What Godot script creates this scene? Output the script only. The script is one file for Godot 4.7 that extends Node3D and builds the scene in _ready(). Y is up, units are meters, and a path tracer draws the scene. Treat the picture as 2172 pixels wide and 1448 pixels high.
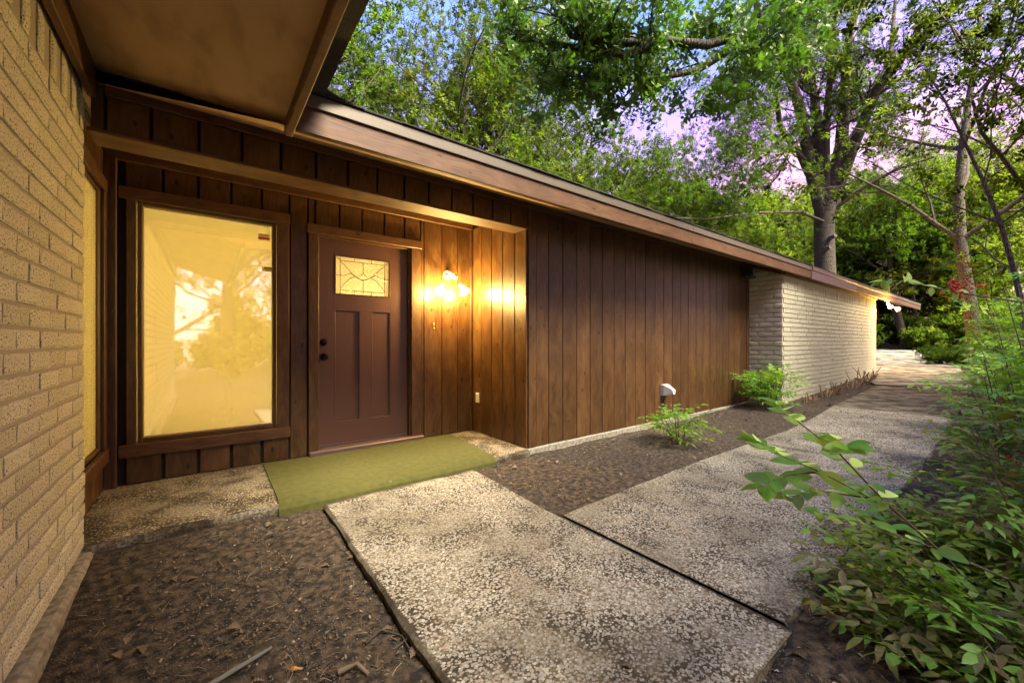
extends Node3D
# Entry of a brick and board house at the edge of a wood. House axes: x runs along the front wall, -z goes into the house, y = 0 is the porch slab.

var rng := RandomNumberGenerator.new()
var M := {}
var taken := {}
var box_cache := {}
var house: Node3D

# ------------------------------------------------------------------ camera, sky, sun, exposure
func setup_view() -> void:
	var cam := Camera3D.new()
	cam.name = "camera"
	cam.position = Vector3(0, 1.095, 0)
	cam.rotation_degrees = Vector3(0, -37.56, 0)
	cam.fov = 81.18
	cam.near = 0.05
	cam.far = 400.0
	add_child(cam)
	cam.current = true
	var env := Environment.new()
	env.background_mode = Environment.BG_SKY
	env.tonemap_mode = Environment.TONE_MAPPER_LINEAR
	env.tonemap_exposure = 21.5
	env.sdfgi_enabled = true
	env.ssao_enabled = true
	env.ssil_enabled = true
	var sky := Sky.new()
	var pan := PanoramaSkyMaterial.new()
	pan.panorama = sky_picture()
	sky.sky_material = pan
	env.sky = sky
	env.background_energy_multiplier = 0.108
	var we := WorldEnvironment.new()
	we.name = "world"
	we.environment = env
	add_child(we)
	var sun := DirectionalLight3D.new()
	sun.name = "sun"
	sun.light_energy = 0.5
	sun.light_color = Color(1.0, 0.96, 0.86)
	sun.light_angular_distance = 32.0
	sun.shadow_enabled = true
	sun.look_at_from_position(Vector3(0.14, 0.78, 0.60), Vector3.ZERO)
	add_child(sun)

func sky_picture() -> ImageTexture:
	# air and thin cloud only: blue overhead, through violet and pink to peach at the horizon, the same all round
	var w := 768
	var h := 384
	var n := FastNoiseLite.new()
	n.seed = 5
	n.frequency = 1.6
	n.fractal_octaves = 4
	var stops := [[0.0, Color(1.0, 0.84, 0.74)], [0.10, Color(0.98, 0.78, 0.78)], [0.24, Color(0.92, 0.68, 0.86)], [0.38, Color(0.78, 0.62, 0.92)], [0.50, Color(0.62, 0.60, 0.95)], [0.62, Color(0.50, 0.61, 0.95)], [1.0, Color(0.50, 0.63, 0.94)]]
	var im := Image.create(w, h, false, Image.FORMAT_RGBF)
	for y in h:
		var el := (0.5 - (y + 0.5) / h) * PI
		for x in w:
			var az := (x + 0.5) / w * TAU
			var d := Vector3(cos(el) * cos(az), sin(el), cos(el) * sin(az))
			var k := clampf(maxf(d.y, 0.0) + 0.10 * n.get_noise_3d(d.x * 1.5, d.y * 3.0, d.z * 1.5), 0.0, 1.0)
			var c := Color(0.9, 0.7, 0.7)
			for i in stops.size() - 1:
				if k >= stops[i][0]:
					c = stops[i][1].lerp(stops[i + 1][1], clampf((k - stops[i][0]) / (stops[i + 1][0] - stops[i][0]), 0, 1))
			var cl := clampf(n.get_noise_3d(d.x * 2.2 + 9.0, d.y * 6.0, d.z * 2.2) * 1.0 - 0.15, 0.0, 0.25)
			c = c.lerp(Color(0.98, 0.90, 0.96), cl)
			if d.y < 0:
				c = Color(0.35, 0.32, 0.28)
			im.set_pixel(x, y, c.srgb_to_linear())
	return ImageTexture.create_from_image(im)

# ------------------------------------------------------------------ small helpers
func lin(r: float, g: float, b: float) -> Color:
	return Color(r, g, b).linear_to_srgb()

func numbered(called: String) -> String:
	var n: int = taken.get(called, 0)
	taken[called] = n + 1
	return called if n == 0 else "%s_%03d" % [called, n]

func tag(o: Node3D, label: String, category: String, group := "", kind := "") -> Node3D:
	o.set_meta("label", label)
	o.set_meta("category", category)
	if group: o.set_meta("group", group)
	if kind: o.set_meta("kind", kind)
	return o

func thing(called: String, label: String, category: String, at := Vector3.ZERO, group := "") -> Node3D:
	var o := Node3D.new()
	o.name = numbered(called)
	o.position = at
	add_child(o)
	return tag(o, label, category, group)

func part(called: String, parent: Node3D) -> Node3D:
	var o := Node3D.new()
	o.name = called
	parent.add_child(o, true)
	return o

func put(mesh: Mesh, called: String, m: Material, parent: Node3D, at := Vector3.ZERO, turn := Vector3.ZERO) -> MeshInstance3D:
	var o := MeshInstance3D.new()
	o.mesh = mesh
	o.material_override = m
	o.name = numbered(called) if parent == self else called
	o.position = at
	o.rotation = turn
	parent.add_child(o, true)
	return o

func structure(o: Node3D) -> Node3D:
	o.set_meta("kind", "structure")
	return o

class MB:
	var v := PackedVector3Array()
	var n := PackedVector3Array()
	var c := PackedColorArray()
	var uv := PackedVector2Array()
	var ix := PackedInt32Array()
	var col := Color.WHITE
	var colored := false
	func tri(a: Vector3, b: Vector3, d: Vector3, hint: Vector3) -> void:
		var k := (b - a).cross(d - a)
		if k.length_squared() < 1e-16: return
		k = k.normalized()
		var flip := k.dot(hint) < 0
		if flip: k = -k
		var s := v.size()
		v.append(a); v.append(b); v.append(d)
		for i in 3:
			n.append(k); c.append(col)
		if flip: ix.append_array([s, s + 1, s + 2])
		else: ix.append_array([s, s + 2, s + 1])
	func quad(a: Vector3, b: Vector3, d: Vector3, e: Vector3, hint: Vector3) -> void:
		tri(a, b, d, hint)
		tri(a, d, e, hint)
	func box(lo: Vector3, hi: Vector3) -> void:
		var p := [Vector3(lo.x, lo.y, lo.z), Vector3(hi.x, lo.y, lo.z), Vector3(hi.x, hi.y, lo.z), Vector3(lo.x, hi.y, lo.z), Vector3(lo.x, lo.y, hi.z), Vector3(hi.x, lo.y, hi.z), Vector3(hi.x, hi.y, hi.z), Vector3(lo.x, hi.y, hi.z)]
		quad(p[0], p[1], p[2], p[3], Vector3(0, 0, -1)); quad(p[4], p[5], p[6], p[7], Vector3(0, 0, 1))
		quad(p[0], p[3], p[7], p[4], Vector3(-1, 0, 0)); quad(p[1], p[2], p[6], p[5], Vector3(1, 0, 0))
		quad(p[0], p[1], p[5], p[4], Vector3(0, -1, 0)); quad(p[3], p[2], p[6], p[7], Vector3(0, 1, 0))
	func prism(pts: Array, lo: float, hi: float, ax := 1) -> void:
		# a flat outline in the plane across axis ax, given thickness
		var q := PackedVector2Array(pts)
		var at := func(p: Vector2, k: float) -> Vector3: return Vector3(p.x, k, p.y) if ax == 1 else (Vector3(p.x, p.y, k) if ax == 2 else Vector3(k, p.y, p.x))
		var up: Vector3 = at.call(Vector2.ZERO, 1.0)
		var t := Geometry2D.triangulate_polygon(q)
		for i in range(0, t.size(), 3):
			tri(at.call(q[t[i]], hi), at.call(q[t[i + 1]], hi), at.call(q[t[i + 2]], hi), up)
			tri(at.call(q[t[i]], lo), at.call(q[t[i + 1]], lo), at.call(q[t[i + 2]], lo), -up)
		var sgn := -1.0 if Geometry2D.is_polygon_clockwise(q) else 1.0
		for i in q.size():
			var a := q[i]
			var b := q[(i + 1) % q.size()]
			var o2 := Vector2(b.y - a.y, a.x - b.x) * sgn
			quad(at.call(a, lo), at.call(b, lo), at.call(b, hi), at.call(a, hi), at.call(o2, 0.0))
	func tube(pts: Array, rads: Array, sides: int, caps := true, rough := 0.0, r: RandomNumberGenerator = null) -> void:
		var base := v.size()
		var count := pts.size()
		var side := Vector3.ZERO
		for i in count:
			var dir: Vector3 = (pts[mini(i + 1, count - 1)] - pts[maxi(i - 1, 0)]).normalized()
			if side == Vector3.ZERO:
				side = dir.cross(Vector3(0.3, 0.9, 0.2)).normalized() if absf(dir.y) < 0.9 else dir.cross(Vector3(1, 0, 0.2)).normalized()
			side = (side - dir * side.dot(dir)).normalized()
			var other := dir.cross(side)
			for k in sides:
				var a := TAU * k / sides
				var o := side * cos(a) + other * sin(a)
				var f := 1.0 + (r.randf_range(-rough, rough) if rough > 0 else 0.0)
				v.append(pts[i] + o * rads[i] * f); n.append(o); c.append(col)
		for i in count - 1:
			for k in sides:
				var a := base + i * sides + k
				var b := base + i * sides + (k + 1) % sides
				ix.append_array([a, a + sides, b, b, a + sides, b + sides])
		if caps:
			for e in [0, count - 1]:
				var out: Vector3 = (pts[e] - pts[1 if e == 0 else count - 2]).normalized()
				for k in range(1, sides - 1):
					tri(v[base + e * sides], v[base + e * sides + k], v[base + e * sides + k + 1], out)
	func lathe(prof: Array, sides: int, at: Vector3, axis: Vector3) -> void:
		# prof: [distance along the axis, radius]
		var pts := []
		var rads := []
		for p in prof:
			pts.append(at + axis * p[0]); rads.append(p[1])
		tube_axis(pts, rads, sides, axis)
	func tube_axis(pts: Array, rads: Array, sides: int, axis: Vector3) -> void:
		var side := axis.cross(Vector3(0.3, 0.9, 0.2)).normalized() if absf(axis.y) < 0.9 else axis.cross(Vector3(1, 0, 0.2)).normalized()
		var other := axis.cross(side)
		for i in pts.size() - 1:
			for k in sides:
				var a := TAU * k / sides
				var b := TAU * (k + 1) / sides
				var oa := side * cos(a) + other * sin(a)
				var ob := side * cos(b) + other * sin(b)
				var slope: Vector3 = axis * (rads[i] - rads[i + 1]) / maxf((pts[i + 1] - pts[i]).length(), 1e-4)
				var s := v.size()
				var na := (oa + slope).normalized()
				var nb := (ob + slope).normalized()
				v.append(pts[i] + oa * rads[i]); v.append(pts[i + 1] + oa * rads[i + 1]); v.append(pts[i + 1] + ob * rads[i + 1]); v.append(pts[i] + ob * rads[i])
				n.append(na); n.append(na); n.append(nb); n.append(nb)
				for j in 4: c.append(col)
				ix.append_array([s, s + 1, s + 2, s, s + 2, s + 3])
	func blade(base: Vector3, dir: Vector3, up: Vector3, length: float, width: float, fold: float, droop: float, segs: int) -> void:
		# one leaf: two halves folded along the midrib, drooping towards the tip
		var side := dir.cross(up).normalized()
		var upn := side.cross(dir).normalized()
		var s := v.size()
		for i in segs + 1:
			var t := float(i) / segs
			var w := 0.0 if i == 0 or i == segs else width * 0.5 * pow(sin(PI * pow(t, 0.85)), 0.8)
			var p := base + dir * (length * t) - upn * (droop * length * t * t)
			var nn := (upn + dir * (2.0 * droop * t)).normalized()
			for k in [-1.0, 0.0, 1.0]:
				v.append(p + side * (w * k) + upn * (absf(k) * w * fold))
				n.append((nn - side * (k * fold)).normalized()); c.append(col)
		for i in segs:
			for k in 2:
				var a := s + i * 3 + k
				ix.append_array([a, a + 3, a + 1, a + 1, a + 3, a + 4])
	func flat_leaf(base: Vector3, dir: Vector3, up: Vector3, length: float, width: float) -> void:
		var side := dir.cross(up).normalized() * width * 0.5
		var s := v.size()
		var upn := side.cross(dir).normalized()
		v.append(base); v.append(base + dir * length * 0.45 + side + upn * width * 0.12); v.append(base + dir * length - upn * length * 0.12); v.append(base + dir * length * 0.45 - side + upn * width * 0.12)
		for i in 4:
			n.append(upn); c.append(col)
		ix.append_array([s, s + 1, s + 2, s, s + 2, s + 3])
	func done() -> ArrayMesh:
		var a := []
		a.resize(Mesh.ARRAY_MAX)
		a[Mesh.ARRAY_VERTEX] = v
		a[Mesh.ARRAY_NORMAL] = n
		if colored: a[Mesh.ARRAY_COLOR] = c
		if uv.size() == v.size(): a[Mesh.ARRAY_TEX_UV] = uv
		a[Mesh.ARRAY_INDEX] = ix
		var m := ArrayMesh.new()
		m.add_surface_from_arrays(Mesh.PRIMITIVE_TRIANGLES, a)
		return m

func cbox(s: Vector3, c := 0.004) -> ArrayMesh:
	# box with chamfered edges, centred
	var key := "%.4f %.4f %.4f %.4f" % [s.x, s.y, s.z, c]
	if box_cache.has(key): return box_cache[key]
	var b := MB.new()
	var h := s * 0.5
	c = minf(c, minf(h.x, minf(h.y, h.z)) * 0.8)
	var corner := func(ax: int, sx: float, sy: float, sz: float) -> Vector3:
		var p := Vector3(h.x - c, h.y - c, h.z - c)
		p[ax] = h[ax]
		return p * Vector3(sx, sy, sz)
	for ax in 3:
		for sg in [-1.0, 1.0]:
			var q := []
			for k in [[-1.0, -1.0], [1.0, -1.0], [1.0, 1.0], [-1.0, 1.0]]:
				var sv := Vector3.ONE
				sv[ax] = sg; sv[(ax + 1) % 3] = k[0]; sv[(ax + 2) % 3] = k[1]
				q.append(corner.call(ax, sv.x, sv.y, sv.z))
			var hint := Vector3.ZERO
			hint[ax] = sg
			b.quad(q[0], q[1], q[2], q[3], hint)
	for ax in 3:
		var a1 := (ax + 1) % 3
		var a2 := (ax + 2) % 3
		for s1 in [-1.0, 1.0]:
			for s2 in [-1.0, 1.0]:
				var lo := Vector3.ONE
				lo[a1] = s1; lo[a2] = s2; lo[ax] = -1.0
				var hi := lo
				hi[ax] = 1.0
				var hint := Vector3.ZERO
				hint[a1] = s1; hint[a2] = s2
				b.quad(corner.call(a1, lo.x, lo.y, lo.z), corner.call(a1, hi.x, hi.y, hi.z), corner.call(a2, hi.x, hi.y, hi.z), corner.call(a2, lo.x, lo.y, lo.z), hint)
	for sx in [-1.0, 1.0]:
		for sy in [-1.0, 1.0]:
			for sz in [-1.0, 1.0]:
				b.tri(corner.call(0, sx, sy, sz), corner.call(1, sx, sy, sz), corner.call(2, sx, sy, sz), Vector3(sx, sy, sz))
	box_cache[key] = b.done()
	return box_cache[key]

func slab(parent: Node3D, called: String, m: Material, x0: float, x1: float, y0: float, y1: float, z0: float, z1: float, c := 0.004) -> MeshInstance3D:
	return put(cbox(Vector3(absf(x1 - x0), absf(y1 - y0), absf(z1 - z0)), c), called, m, parent, Vector3(x0 + x1, y0 + y1, z0 + z1) * 0.5)

func crowd(mesh: Mesh, xf: Array, cols: Array, called: String, m: Material, parent: Node3D) -> MultiMeshInstance3D:
	var mm := MultiMesh.new()
	mm.transform_format = MultiMesh.TRANSFORM_3D
	mm.use_colors = true
	mm.mesh = mesh
	mm.instance_count = xf.size()
	var b := PackedFloat32Array()
	b.resize(xf.size() * 16)
	var k := 0
	for i in xf.size():
		var t: Transform3D = xf[i]
		var c: Color = cols[i]
		b[k] = t.basis.x.x; b[k + 1] = t.basis.y.x; b[k + 2] = t.basis.z.x; b[k + 3] = t.origin.x
		b[k + 4] = t.basis.x.y; b[k + 5] = t.basis.y.y; b[k + 6] = t.basis.z.y; b[k + 7] = t.origin.y
		b[k + 8] = t.basis.x.z; b[k + 9] = t.basis.y.z; b[k + 10] = t.basis.z.z; b[k + 11] = t.origin.z
		b[k + 12] = c.r; b[k + 13] = c.g; b[k + 14] = c.b; b[k + 15] = 1.0
		k += 16
	mm.buffer = b
	var o := MultiMeshInstance3D.new()
	o.multimesh = mm
	o.material_override = m
	o.name = numbered(called) if parent == self else called
	parent.add_child(o, true)
	o.set_meta("kind", "stuff")
	return o

func rv(k := 1.0) -> Vector3:
	return Vector3(rng.randf_range(-k, k), rng.randf_range(-k, k), rng.randf_range(-k, k))

func rdir() -> Vector3:
	var v := rv()
	while v.length_squared() < 0.05: v = rv()
	return v.normalized()

func turned(at: Vector3, s := 1.0) -> Transform3D:
	return Transform3D(Basis(rdir(), rng.randf() * TAU).scaled(Vector3(s, s, s)), at)

# ------------------------------------------------------------------ procedural textures and materials
func noise(seed_: int, freq: float, oct := 4, type := FastNoiseLite.TYPE_SIMPLEX_SMOOTH) -> FastNoiseLite:
	var n := FastNoiseLite.new()
	n.seed = seed_
	n.frequency = freq
	n.noise_type = type
	n.fractal_octaves = oct
	return n

func ntex(n: FastNoiseLite, size: int, ramp: Array = []) -> NoiseTexture2D:
	var t := NoiseTexture2D.new()
	t.width = size
	t.height = size
	t.seamless = true
	t.noise = n
	if ramp.size():
		var g := Gradient.new()
		g.offsets = PackedFloat32Array(ramp.map(func(r): return r[0]))
		g.colors = PackedColorArray(ramp.map(func(r): return r[1]))
		t.color_ramp = g
	return t

func wood_pictures(seed_: int, along_u: bool, bold: float, knots: int) -> Array:
	# [colour, height] of stained board: grain lines, rough-sawn bands, knots; seamless along the grain
	var w := 384
	var h := 1024
	var n := noise(seed_, 1.0, 3)
	var n2 := noise(seed_ + 1, 1.0, 2)
	var r := RandomNumberGenerator.new()
	r.seed = seed_
	var kn := []
	for i in knots:
		kn.append(Vector3((r.randi() % 3 + r.randf_range(0.25, 0.75)) / 3.0, r.randf(), r.randf_range(0.008, 0.017)))
	var col := Image.create(w, h, false, Image.FORMAT_RGB8)
	var hei := Image.create(w, h, false, Image.FORMAT_L8)
	for y in h:
		var v := float(y) / h
		var cy := cos(v * TAU)
		var sy := sin(v * TAU)
		var saw := n2.get_noise_2d(y * 0.9, 7.0) * 0.5
		for x in w:
			var u := float(x) / w
			var bend := 0.0
			var dark := 0.0
			for q: Vector3 in kn:
				var dx := u - q.x
				var dy := v - q.y
				dy -= roundf(dy)
				dy *= 3.4
				var d2: float = (dx * dx + dy * dy * 0.35) / (q.z * q.z)
				if d2 < 40.0:
					bend += dx / (0.4 + d2) * 0.9
					if d2 < 4.0: dark = maxf(dark, clampf(1.3 - d2 * 0.6, 0.0, 1.0))
			var wav := n.get_noise_3d(u * 2.2, cy * 0.55, sy * 0.55)
			var ring := sin((u + bend * 0.16) * 62.0 + wav * 16.0)
			var fine := n2.get_noise_3d((u + bend * 0.1) * 110.0, cy * 2.0, sy * 2.0)
			var blotch := n.get_noise_3d(u * 5.0 + 40.0, cy * 1.3, sy * 1.3)
			var k := 0.62 + 0.055 * bold * ring + 0.10 * fine + 0.13 * blotch + 0.05 * saw
			k = clampf(k * (1.0 - 0.62 * dark), 0.05, 1.0)
			var c := Color(k * 0.83 + 0.03, k * (0.62 + 0.05 * blotch), k * (0.42 + 0.08 * blotch))
			var hh := clampf(0.5 + 0.22 * bold * ring + 0.30 * fine + 0.24 * saw - 0.3 * dark, 0.0, 1.0)
			col.set_pixel(x, y, c)
			hei.set_pixel(x, y, Color(hh, hh, hh))
	if along_u:
		col.rotate_90(CLOCKWISE)
		hei.rotate_90(CLOCKWISE)
	return [ImageTexture.create_from_image(col), ImageTexture.create_from_image(hei)]

func std(r: float, g: float, b: float, rough := 0.8) -> StandardMaterial3D:
	var m := StandardMaterial3D.new()
	m.albedo_color = lin(r, g, b)
	m.roughness = rough
	return m

func tri_planar(m: StandardMaterial3D, s: Vector3, world := true) -> StandardMaterial3D:
	m.uv1_triplanar = true
	m.uv1_world_triplanar = world
	m.uv1_scale = s
	m.uv1_triplanar_sharpness = 8.0
	return m

func relief(m: StandardMaterial3D, t: Texture2D, cm: float) -> StandardMaterial3D:
	m.heightmap_enabled = true
	m.heightmap_texture = t
	m.heightmap_scale = cm
	return m

func leafy(r: float, g: float, b: float, rough := 0.45) -> StandardMaterial3D:
	var m := std(r, g, b, rough)
	m.vertex_color_use_as_albedo = true
	m.backlight_enabled = true
	m.backlight = Color(0.86, 0.95, 0.55)
	m.metallic_specular = 0.4
	return m

func make_materials() -> void:
	var wv := wood_pictures(11, false, 0.8, 10)
	var wh := wood_pictures(23, true, 0.8, 3)
	M.plank = []
	for i in 12:
		var m := std(0.205, 0.128, 0.090, 0.36)
		var tone := 0.80 + 0.035 * i * (1.0 if i % 2 else 0.9)
		m.albedo_color = lin(0.315 * tone, 0.305 * tone, 0.235 * tone)
		m.albedo_texture = wv[0]
		tri_planar(m, Vector3(1.5 * (1 if i % 2 else -1), (1.0 if i % 4 < 2 else -1.0) / 2.65, 1.5), false)
		m.uv1_offset = Vector3((i % 3 * 2 + 1) / 6.0, rng.randf(), 0.31 * i)
		relief(m, wv[1], 0.05)
		m.roughness = 0.38
		m.metallic_specular = 0.5
		M.plank.append(m)
	M.trim = []
	for i in 4:
		var m := std(0.32, 0.28, 0.215, 0.5)
		m.albedo_texture = wh[0]
		tri_planar(m, Vector3(1.0 / 2.2, 1.6, 1.0 / 2.2), true)
		m.uv1_offset = Vector3(0.27 * i, 0.31 * i, 0.17 * i)
		relief(m, wh[1], 0.06)
		M.trim.append(m)
	M.fascia = std(0.36, 0.315, 0.235, 0.6)
	M.fascia.albedo_texture = wh[0]
	tri_planar(M.fascia, Vector3(1.0 / 2.6, 2.2, 1.0 / 2.6), true)
	relief(M.fascia, wh[1], 0.07)
	M.post = std(0.27, 0.24, 0.19, 0.5)
	M.post.albedo_texture = wv[0]
	tri_planar(M.post, Vector3(1.5, 1 / 2.65, 1.5), false)
	relief(M.post, wv[1], 0.1)
	M.gap = std(0.016, 0.010, 0.007, 0.9)
	# plywood soffit, thinly stained
	M.soffit = std(0.40, 0.265, 0.15, 0.7)
	M.soffit.detail_enabled = true
	M.soffit.detail_blend_mode = BaseMaterial3D.BLEND_MODE_MUL
	M.soffit.detail_albedo = ntex(noise(31, 0.012, 5), 512, [[0.1, Color(0.86, 0.84, 0.82)], [0.45, Color(0.97, 0.96, 0.95)], [1.0, Color(1, 1, 1)]])
	M.soffit.uv2_triplanar = true
	M.soffit.uv2_world_triplanar = true
	M.soffit.uv2_scale = Vector3(0.7, 0.7, 0.7)
	relief(tri_planar(M.soffit, Vector3(0.9, 0.9, 0.35)), wh[1], 0.05)
	M.metal = std(0.13, 0.105, 0.082, 0.5)
	M.metal.metallic = 0.3
	M.metal_brown = std(0.12, 0.075, 0.070, 0.4)
	M.metal_brown.metallic = 0.3
	M.shingle = std(0.085, 0.080, 0.072, 0.95)
	M.shingle.albedo_texture = ntex(noise(33, 0.12, 2), 512, [[0.2, Color(0.35, 0.34, 0.33)], [0.8, Color(1, 1, 1)]])
	tri_planar(M.shingle, Vector3(3, 3, 3))
	# cream brick with dark pits
	var pits := ntex(noise(41, 0.055, 3, FastNoiseLite.TYPE_PERLIN), 1024, [[0.0, Color(0.25, 0.22, 0.16)], [0.24, Color(0.42, 0.38, 0.28)], [0.31, Color(0.84, 0.82, 0.77)], [0.6, Color(0.94, 0.93, 0.90)], [1.0, Color(1, 1, 1)]])
	var pit_h := ntex(noise(41, 0.055, 3, FastNoiseLite.TYPE_PERLIN), 1024, [[0.0, Color(0, 0, 0)], [0.27, Color(0.25, 0.25, 0.25)], [0.34, Color(0.8, 0.8, 0.8)], [1.0, Color(1, 1, 1)]])
	M.brick = []
	for i in 6:
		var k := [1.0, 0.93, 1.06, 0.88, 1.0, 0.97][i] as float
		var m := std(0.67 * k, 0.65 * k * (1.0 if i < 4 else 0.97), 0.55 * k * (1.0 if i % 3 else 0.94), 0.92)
		m.albedo_texture = pits
		tri_planar(m, Vector3(1.7, 2.3, 1.7))
		m.uv1_offset = Vector3(0.13 * i, 0.41 * i, 0.29 * i)
		relief(m, pit_h, 0.16)
		M.brick.append(m)
	M.mortar = std(0.36, 0.315, 0.25, 0.95)
	relief(tri_planar(M.mortar, Vector3(4, 4, 4)), ntex(noise(43, 0.05, 3), 512), 0.2)
	# concretes
	var mott := ntex(noise(51, 0.006, 5), 1024, [[0.25, Color(0.50, 0.46, 0.40)], [0.5, Color(0.82, 0.80, 0.76)], [0.75, Color(1, 1, 1)]])
	M.footing = std(0.33, 0.30, 0.255, 0.9)
	M.footing.albedo_texture = ntex(noise(55, 0.03, 5), 512, [[0.2, Color(0.72, 0.70, 0.66)], [0.6, Color(0.95, 0.94, 0.92)], [1.0, Color(1, 1, 1)]])
	relief(tri_planar(M.footing, Vector3(1.3, 1.3, 1.3)), ntex(noise(52, 0.08, 4), 512), 0.15)
	M.slab = std(0.26, 0.235, 0.195, 0.92)
	M.slab.albedo_texture = mott
	M.slab.detail_enabled = true
	M.slab.detail_blend_mode = BaseMaterial3D.BLEND_MODE_MUL
	M.slab.detail_albedo = ntex(noise(54, 0.11, 2, FastNoiseLite.TYPE_CELLULAR), 1024, [[0.0, Color(0.45, 0.38, 0.3)], [0.5, Color(0.85, 0.82, 0.76)], [1.0, Color(1, 1, 1)]])
	M.slab.uv2_triplanar = true
	M.slab.uv2_world_triplanar = true
	M.slab.uv2_scale = Vector3(1.2, 1.2, 1.2)
	relief(tri_planar(M.slab, Vector3(0.55, 0.55, 0.55)), ntex(noise(53, 0.10, 2), 1024), 0.4)
	M.drive = std(0.25, 0.235, 0.205, 0.9)
	M.drive.albedo_texture = mott
	relief(tri_planar(M.drive, Vector3(0.4, 0.4, 0.4)), ntex(noise(53, 0.10, 2), 512), 0.4)
	M.pebble = std(1, 1, 1, 0.55)
	M.pebble.vertex_color_use_as_albedo = true
	M.soil = std(0.085, 0.066, 0.049, 0.97)
	M.soil.albedo_texture = ntex(noise(61, 0.02, 5), 1024, [[0.25, Color(0.36, 0.33, 0.30)], [0.5, Color(0.72, 0.66, 0.60)], [0.8, Color(1, 0.95, 0.88)]])
	relief(tri_planar(M.soil, Vector3(0.8, 0.8, 0.8)), ntex(noise(62, 0.11, 4), 1024), 0.4)
	M.litter = std(1, 1, 1, 0.85)
	M.litter.vertex_color_use_as_albedo = true
	M.turf = std(0.068, 0.066, 0.009, 0.95)
	M.turf.albedo_texture = ntex(noise(71, 0.02, 6), 1024, [[0.2, Color(0.84, 0.88, 0.84)], [0.5, Color(0.94, 0.93, 0.93)], [0.8, Color(1, 0.98, 0.96)]])
	tri_planar(M.turf, Vector3(0.7, 0.7, 0.7))
	M.turf.rim_enabled = true
	M.turf.rim = 0.3
	M.turf.rim_tint = 1.0
	# painted fibreglass door
	M.door = std(0.085, 0.038, 0.030, 0.38)
	relief(tri_planar(M.door, Vector3(9, 0.8, 9)), ntex(noise(73, 0.02, 3), 512), 0.06)
	M.knob = std(0.020, 0.016, 0.013, 0.28)
	M.knob.metallic = 0.9
	M.brass = std(0.35, 0.22, 0.06, 0.35)
	M.brass.metallic = 1.0
	M.came = std(0.045, 0.033, 0.015, 0.4)
	M.came.metallic = 0.6
	# coated window glass: part mirror, part clear
	var one := Image.create(4, 4, false, Image.FORMAT_RGB8)
	one.fill(Color.WHITE)
	M.glass = std(1.0, 0.98, 0.92, 0.03)
	M.glass.albedo_color.a = 0.42
	M.glass.albedo_texture = ImageTexture.create_from_image(one)
	M.glass.metallic = 1.0
	M.glass.transparency = BaseMaterial3D.TRANSPARENCY_ALPHA
	relief(tri_planar(M.glass, Vector3(1, 1, 1)), ntex(noise(75, 0.004, 2), 256), 0.05)
	M.glass_wavy = M.glass.duplicate()
	M.glass_wavy.roughness = 0.12
	relief(tri_planar(M.glass_wavy, Vector3(4, 4, 4)), ntex(noise(76, 0.03, 2), 512), 0.5)
	M.shade = std(0.90, 0.80, 0.56, 0.9)
	M.shade.backlight_enabled = true
	M.shade.backlight = Color(1, 1, 1)
	M.plaster = std(0.72, 0.66, 0.52, 0.9)
	M.white = std(0.62, 0.62, 0.60, 0.5)
	M.grey_paint = std(0.42, 0.42, 0.40, 0.6)
	M.black = std(0.012, 0.012, 0.012, 0.5)
	M.dull_green = std(0.05, 0.075, 0.04, 0.6)
	M.bulb = std(0.9, 0.85, 0.7, 0.3)
	M.bulb.emission_enabled = true
	M.bulb.emission = Color(1.0, 0.86, 0.55)
	M.bulb.emission_energy_multiplier = 0.6
	M.fitting = std(0.75, 0.72, 0.66, 0.4)
	# bark
	M.bark = std(0.150, 0.122, 0.098, 0.95)
	M.bark.albedo_texture = ntex(noise(81, 0.03, 4), 512, [[0.2, Color(0.30, 0.27, 0.24)], [0.55, Color(0.8, 0.78, 0.74)], [1.0, Color(1, 1, 1)]])
	relief(tri_planar(M.bark, Vector3(3.0, 0.7, 3.0)), ntex(noise(82, 0.03, 4, FastNoiseLite.TYPE_PERLIN), 512), 3.0)
	M.bark_grey = M.bark.duplicate()
	M.bark_grey.albedo_color = lin(0.22, 0.20, 0.175)
	M.bark_dark = M.bark.duplicate()
	M.bark_dark.albedo_color = lin(0.11, 0.09, 0.072)
	M.twig = std(0.13, 0.095, 0.065, 0.85)
	M.cut_wood = std(0.36, 0.24, 0.125, 0.85)
	M.leaf = leafy(0.190, 0.315, 0.045)
	M.leaf_glossy = leafy(0.170, 0.340, 0.050, 0.4)
	M.berry = std(0.56, 0.016, 0.012, 0.25)

# ------------------------------------------------------------------ the lie of the land
var land_noise: FastNoiseLite
func ground_y(x: float, z: float) -> float:
	var y := lerpf(lerpf(lerpf(-0.158, -0.105, smoothstep(-0.3, 0.6, x)), -0.085, smoothstep(-2.0, -3.1, z)), -0.072, smoothstep(0.7, 2.0, x))
	y += 0.036 * maxf(0.0, x - 6.0) * (1.0 if x < 24.0 else 0.0)
	if x >= 24.0: y += 0.648 + 0.05 * (1.0 - exp(-(x - 24.0) * 0.2))
	y += 0.10 * smoothstep(-0.5, 1.2, z) * smoothstep(1.5, 3.5, x) + 0.02 * maxf(0.0, z - 1.0)
	y += 0.020 * smoothstep(-0.70, -0.50, z) * smoothstep(1.5, 2.0, x)
	if x > 26.0: y += 0.9 * smoothstep(26.0, 40.0, x)
	return y

func walk_left(x: float) -> float:
	return -1.90 - 0.03 * clampf((x - 1.8) / 4.0, 0, 1) - 0.028 * maxf(0.0, x - 7.0) + 0.02 * sin(x * 1.3)

func walk_right(x: float) -> float:
	return -0.59 - 0.012 * maxf(0.0, x - 5.0) - 0.012 * pow(maxf(0.0, x - 9.0), 1.6) * 0.35

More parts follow.
